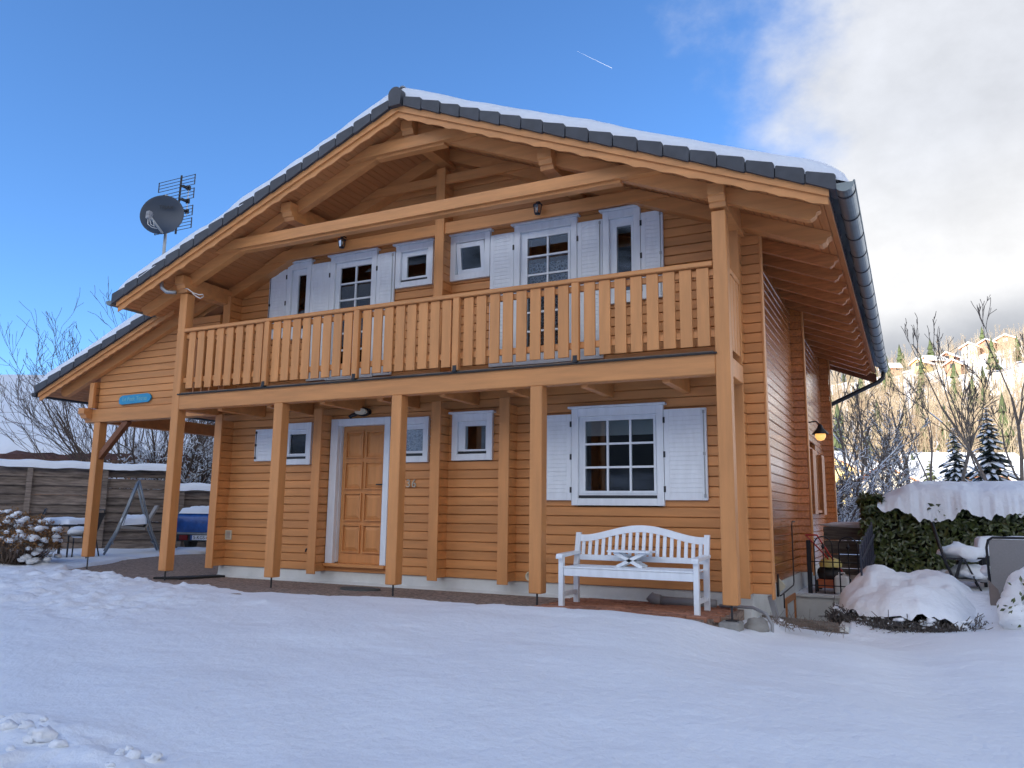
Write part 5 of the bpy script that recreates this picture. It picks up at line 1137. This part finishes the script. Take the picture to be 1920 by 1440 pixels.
# ---------------------------------------------------------------- trees, houses and hillside beyond
def conifer(name, lab, base, h, rad, seed, m='needle', snow=True, group=None):
    rng = np.random.default_rng(seed); t = empty(name, base, label=lab, cat='tree', group=group); base = np.array(base)
    tubes('trunk', [(*base, *(base+[0, 0, h*.97]), h*.018, .02)], 'bark', t, 6)
    V, F, VS, FS = [], [], [], []; z = .10
    while z < .98:
        r = rad*(1-z)**.85+.08; nb = max(5, int(13*(1-z)+5)); a0 = rng.random()*6.28
        for k in range(nb):
            a = a0+6.283*k/nb+rng.normal(0, .12); L = r*(.75+.45*rng.random()); dr = np.array([math.cos(a), math.sin(a), 0]); sd = np.array([-dr[1], dr[0], 0]); p = base+[0, 0, h*z+rng.normal(0, .01*h)]
            ns = 4; row = []
            for i in range(ns+1):
                u = i/ns; c = p+dr*L*u+np.array([0, 0, -.38*L*u*u+.10*L*u]); w = L*.30*(1-u)**.7*(.4+u*1.3)+.02; j = rng.normal(0, .03*L, 3); row.append((c+sd*w+[0, 0, -.10*w]+j, c+[0, 0, .06*L*(1-u)], c-sd*w+[0, 0, -.10*w]-j))
            b = len(V); bs = len(VS)
            for q in row: V.extend(q); VS.extend((q[0]*.62+q[1]*.38+[0, 0, .05], q[1]+[0, 0, .07+.03*L], q[2]*.62+q[1]*.38+[0, 0, .05]))
            for i in range(ns):
                for e in (0, 1): F.append((b+3*i+e, b+3*i+3+e, b+3*i+4+e, b+3*i+1+e))
                if snow and rng.random() < .72:
                    for e in (0, 1): FS.append((bs+3*i+e, bs+3*i+3+e, bs+3*i+4+e, bs+3*i+1+e))
        z += .052*(1.15-.4*z)
    np_mesh('foliage', V, F, m, t, False)
    if snow: np_mesh('branch_snow', VS, FS, 'snow', t, False, 'stuff')
gh = lambda x, y: float(far_h(np.array([float(x)]), np.array([float(y)]))[0])
def G(x, y, dz=-.1): return (x, y, gh(x, y)+dz)
BG = 'bare trees behind the hedge'
tree('bare_tree', 'tall forked bare tree in the gap between gutter and hedge', G(1.65, 25.6), 8.2, .105, dict(VASE, kids=[3, 3, 3, 5]), 4, 31, BG, snow=(.02, .5, .8), rmin=.011)
tree('bare_tree', 'slim leaning bare tree left of the snowy spruces', G(3.15, 28.6), 7.0, .08, dict(VASE, ang=.38, kids=[4, 4, 4, 5]), 4, 32, BG, rmin=.011)
tree('bare_tree', 'broad many-stemmed bare tree at the right edge above the hedge', G(4.95, 24.6), 8.4, .085, dict(VASE, ang=.34, kids=[3, 3, 3, 4]), 4, 33, BG, stems=3, spread=.30, snow=(.02, .35, .8), rmin=.010)
tree('bare_tree', 'snow-dusted bare tree next to the rear house corner', G(-.30, 18.2), 6.2, .065, dict(VASE, ang=.42), 4, 34, BG, stems=2, spread=.15, snow=(.008, .8, 1.2), rmin=.008)
tree('bare_tree', 'thin straight bare tree before the pale houses', G(2.55, 31.0), 7.4, .06, dict(VASE, ang=.30, kids=[3, 3, 3]), 3, 35, BG, rmin=.012)
tree('snowy_bush', 'tall snow-covered thicket just right of the rear house corner', G(.55, 20.8), 5.0, .04, dict(steps=6, wob=.16, up=.10, kids=[5, 6, 7], ang=.60, len=.42, taper=.5, t0=.1, trunk=.72), 3, 36, stems=9, spread=.14, m='bark', n=3, snow=(.007, .7, 1.25), rmin=.008, cat='bush')
tree('snowy_bush', 'low snowy thicket behind the hooped fence', G(-.35, 14.0), 3.1, .04, dict(steps=5, wob=.15, up=.05, kids=[4, 5, 6], ang=.65, len=.52, taper=.55, t0=.15, trunk=.75), 3, 37, stems=14, spread=.45, m='twig', n=3, snow=(.005, .75, 1.35), rmin=.006, cat='bush')
tree('snowy_bush', 'snowy thicket behind the left end of the hedge', G(.9, 15.5), 2.6, .04, dict(steps=5, wob=.15, up=.05, kids=[4, 5, 6], ang=.65, len=.52, taper=.55, t0=.15, trunk=.75), 3, 38, stems=12, spread=.5, m='twig', n=3, snow=(.005, .75, 1.35), rmin=.006, cat='bush')
conifer('spruce_tree', 'smaller snowy spruce above the middle of the hedge', G(3.75, 37.9), 4.9, 1.35, 41, group='snowy spruces'); conifer('spruce_tree', 'largest snowy spruce near the right edge', G(4.95, 33.8), 5.6, 1.6, 42, group='snowy spruces')
conifer('spruce_tree', 'sunlit pale green spruce before the hillside', G(3.0, 61.0), 5.0, 1.45, 43, 'needle_pale', False)
hs = []
house('farm_house', 'sunlit cream house with red-brown gable behind the forked tree', G(1.6, 76, 0), R(62), 8, 7, 2.9, 4.6, .7, 'chaletcream', 'roofwood', (('s', -1.5, 1.4, 1, 1.2), ('s', 1.5, 1.4, 1, 1.2)), group='chalets beyond the hedge')
house('farm_house', 'chalet with an orange roof edge behind the spruces', G(6.0, 88, 0), R(20), 10, 8, 2.8, 4.8, .9, 'chaletcream', 'roofwood', (('s', -2, 1.3, 1.1, 1.2), ('s', 2, 1.3, 1.1, 1.2)), group='chalets beyond the hedge')
house('farm_house', 'small yellow sunlit chalet seen past the rear house corner', G(-5.2, 92, 0), R(70), 8, 7, 2.9, 4.9, .9, 'chaletyellow', 'roofwood', (('w', 0, 1.4, 1.2, 1.2), ), group='chalets beyond the hedge')
house('farm_house', 'wooden chalet at the right edge behind the largest spruce', G(13.4, 84, -.6), R(15), 7, 6, 2.5, 4.0, .8, 'chaletwood', 'roofwood', (('s', -2, 1.5, 1.1, 1.2), ), group='chalets beyond the hedge')
HH = [(15.0, 250, 50, 9, 7, 'chaletwood', 'lowest orange-brown chalet on the sunny hillside', 70), (7.0, 280, 58, 9, 7, 'chaletyellow', 'yellow chalet near the cloud on the hillside', 60), (10.5, 284, 60, 10, 7, 'chaletcream', 'cream chalet right of the yellow one on the hillside', 35), (15.5, 288, 62, 8, 7, 'chaletwood', 'tall reddish chalet high on the hillside', 65), (-2.5, 285, 57, 8, 7, 'chaletwood', 'small chalet highest left on the hillside by the gutter', 20), (22.5, 300, 63, 9, 8, 'chaletcream', 'wide snow-roofed chalet in the middle of the hilltop row', 75), (28, 302, 64, 9, 8, 'chaletwood', 'snow-roofed chalet right of the middle of the hilltop row', 70), (33.5, 303, 65, 11, 9, 'chaletwood', 'largest snow-roofed chalet at the right end of the hilltop row', 75)]
for x, y, z, w, d, m_, lab, rz in HH:
    house('hillside_chalet', lab, G(x, y, .4), R(rz), w*.6, d*.6, 2.3, 3.6, .65, m_, 'roofwood', (('s', -1.6, 1.4, 1.2, 1.3), ('s', 1.6, 1.4, 1.2, 1.3), ('w', 0, 1.4, 1.4, 1.3)), .45, 'chalets on the hillside')
def forest():
    rng = np.random.default_rng(77); segs = []; con = []
    n = 0
    while n < 1400:
        y = 70+265*rng.random()**.85; x = 1.7+(y+8)*(-.11+.26*rng.random())
        k = vnoise(np.array([x*.035]), np.array([y*.022]), 97, 3)[0]
        az = (x-1.7)/(y+8); clear = (az < .062 and 232 < y < 292) or (165 < y < 192 and .0 < az < .034) or (y > 296 and rng.random() < .55) or (y < 96 and rng.random() < .45) or any(abs(x-hx) < 4 and -16 < y-hy < 4 for hx, hy in ((1.6, 76), (6., 88), (-5.2, 92)))
        if any(abs(x-h_[0]) < 7 and -14 < y-h_[1] < 6 for h_ in HH): continue
        if clear and rng.random() < .965: continue
        if k < -.28 and rng.random() < .7: continue
        z = gh(x, y); h = 4.5+5.5*rng.random(); n += 1
        if rng.random() < .05: con.append((x, y, z, h*1.0)); continue
        top = np.array([x+rng.normal(0, .3), y, z+h]); b = np.array([x, y, z-.3]); segs.append((*b, *top, .075, .03))
        for j in range(15):
            t_ = .2+.75*rng.random(); p = b+(top-b)*t_; a = rng.random()*6.28; L = h*.36*(1.15-t_)*(.5+rng.random()); e = p+np.array([math.cos(a)*L*.55, math.sin(a)*L*.55, L]); segs.append((*p, *e, .034, .018))
            if j < 8: q = p+(e-p)*.5; a += rng.normal(0, 1); segs.append((*q, *(q+np.array([math.cos(a)*L*.3, math.sin(a)*L*.3, L*.45])), .026, .015))
    tag(tubes('hillside_wood', np.array(segs), 'forest', None, 3, 'stuff'), 'sunlit leafless wood covering the hillside', 'wood')
    V, F = [], []
    for x, y, z, h in con:
        for s in range(5):
            r0_ = h*.20*(1-s/5.6); z0_ = z+h*(.12+s*.165); b = len(V); m_ = 9
            for j in range(m_):
                a = 6.283*j/m_; rr = r0_*(.7+.6*rng.random()); V.append((x+rr*math.cos(a), y+rr*math.sin(a), z0_-.3*rng.random()))
            V.append((x, y, z0_+h*.27)); F += [(b+j, b+(j+1) % m_, b+m_) for j in range(m_)]
    tag(np_mesh('hillside_conifers', V, F, 'forest_green', None, False, 'stuff'), 'scattered green conifers among the leafless hillside wood', 'wood')
forest()

one('contrail', 'short thin white vapour trail high in the blue sky', 'contrail', MB().tube([(-1378., 3413., 2305.), (-1300., 3460., 2262.), (-1221., 3507., 2220.)], [.15, .4, .6], 8), 'snow_far', kind='stuff')
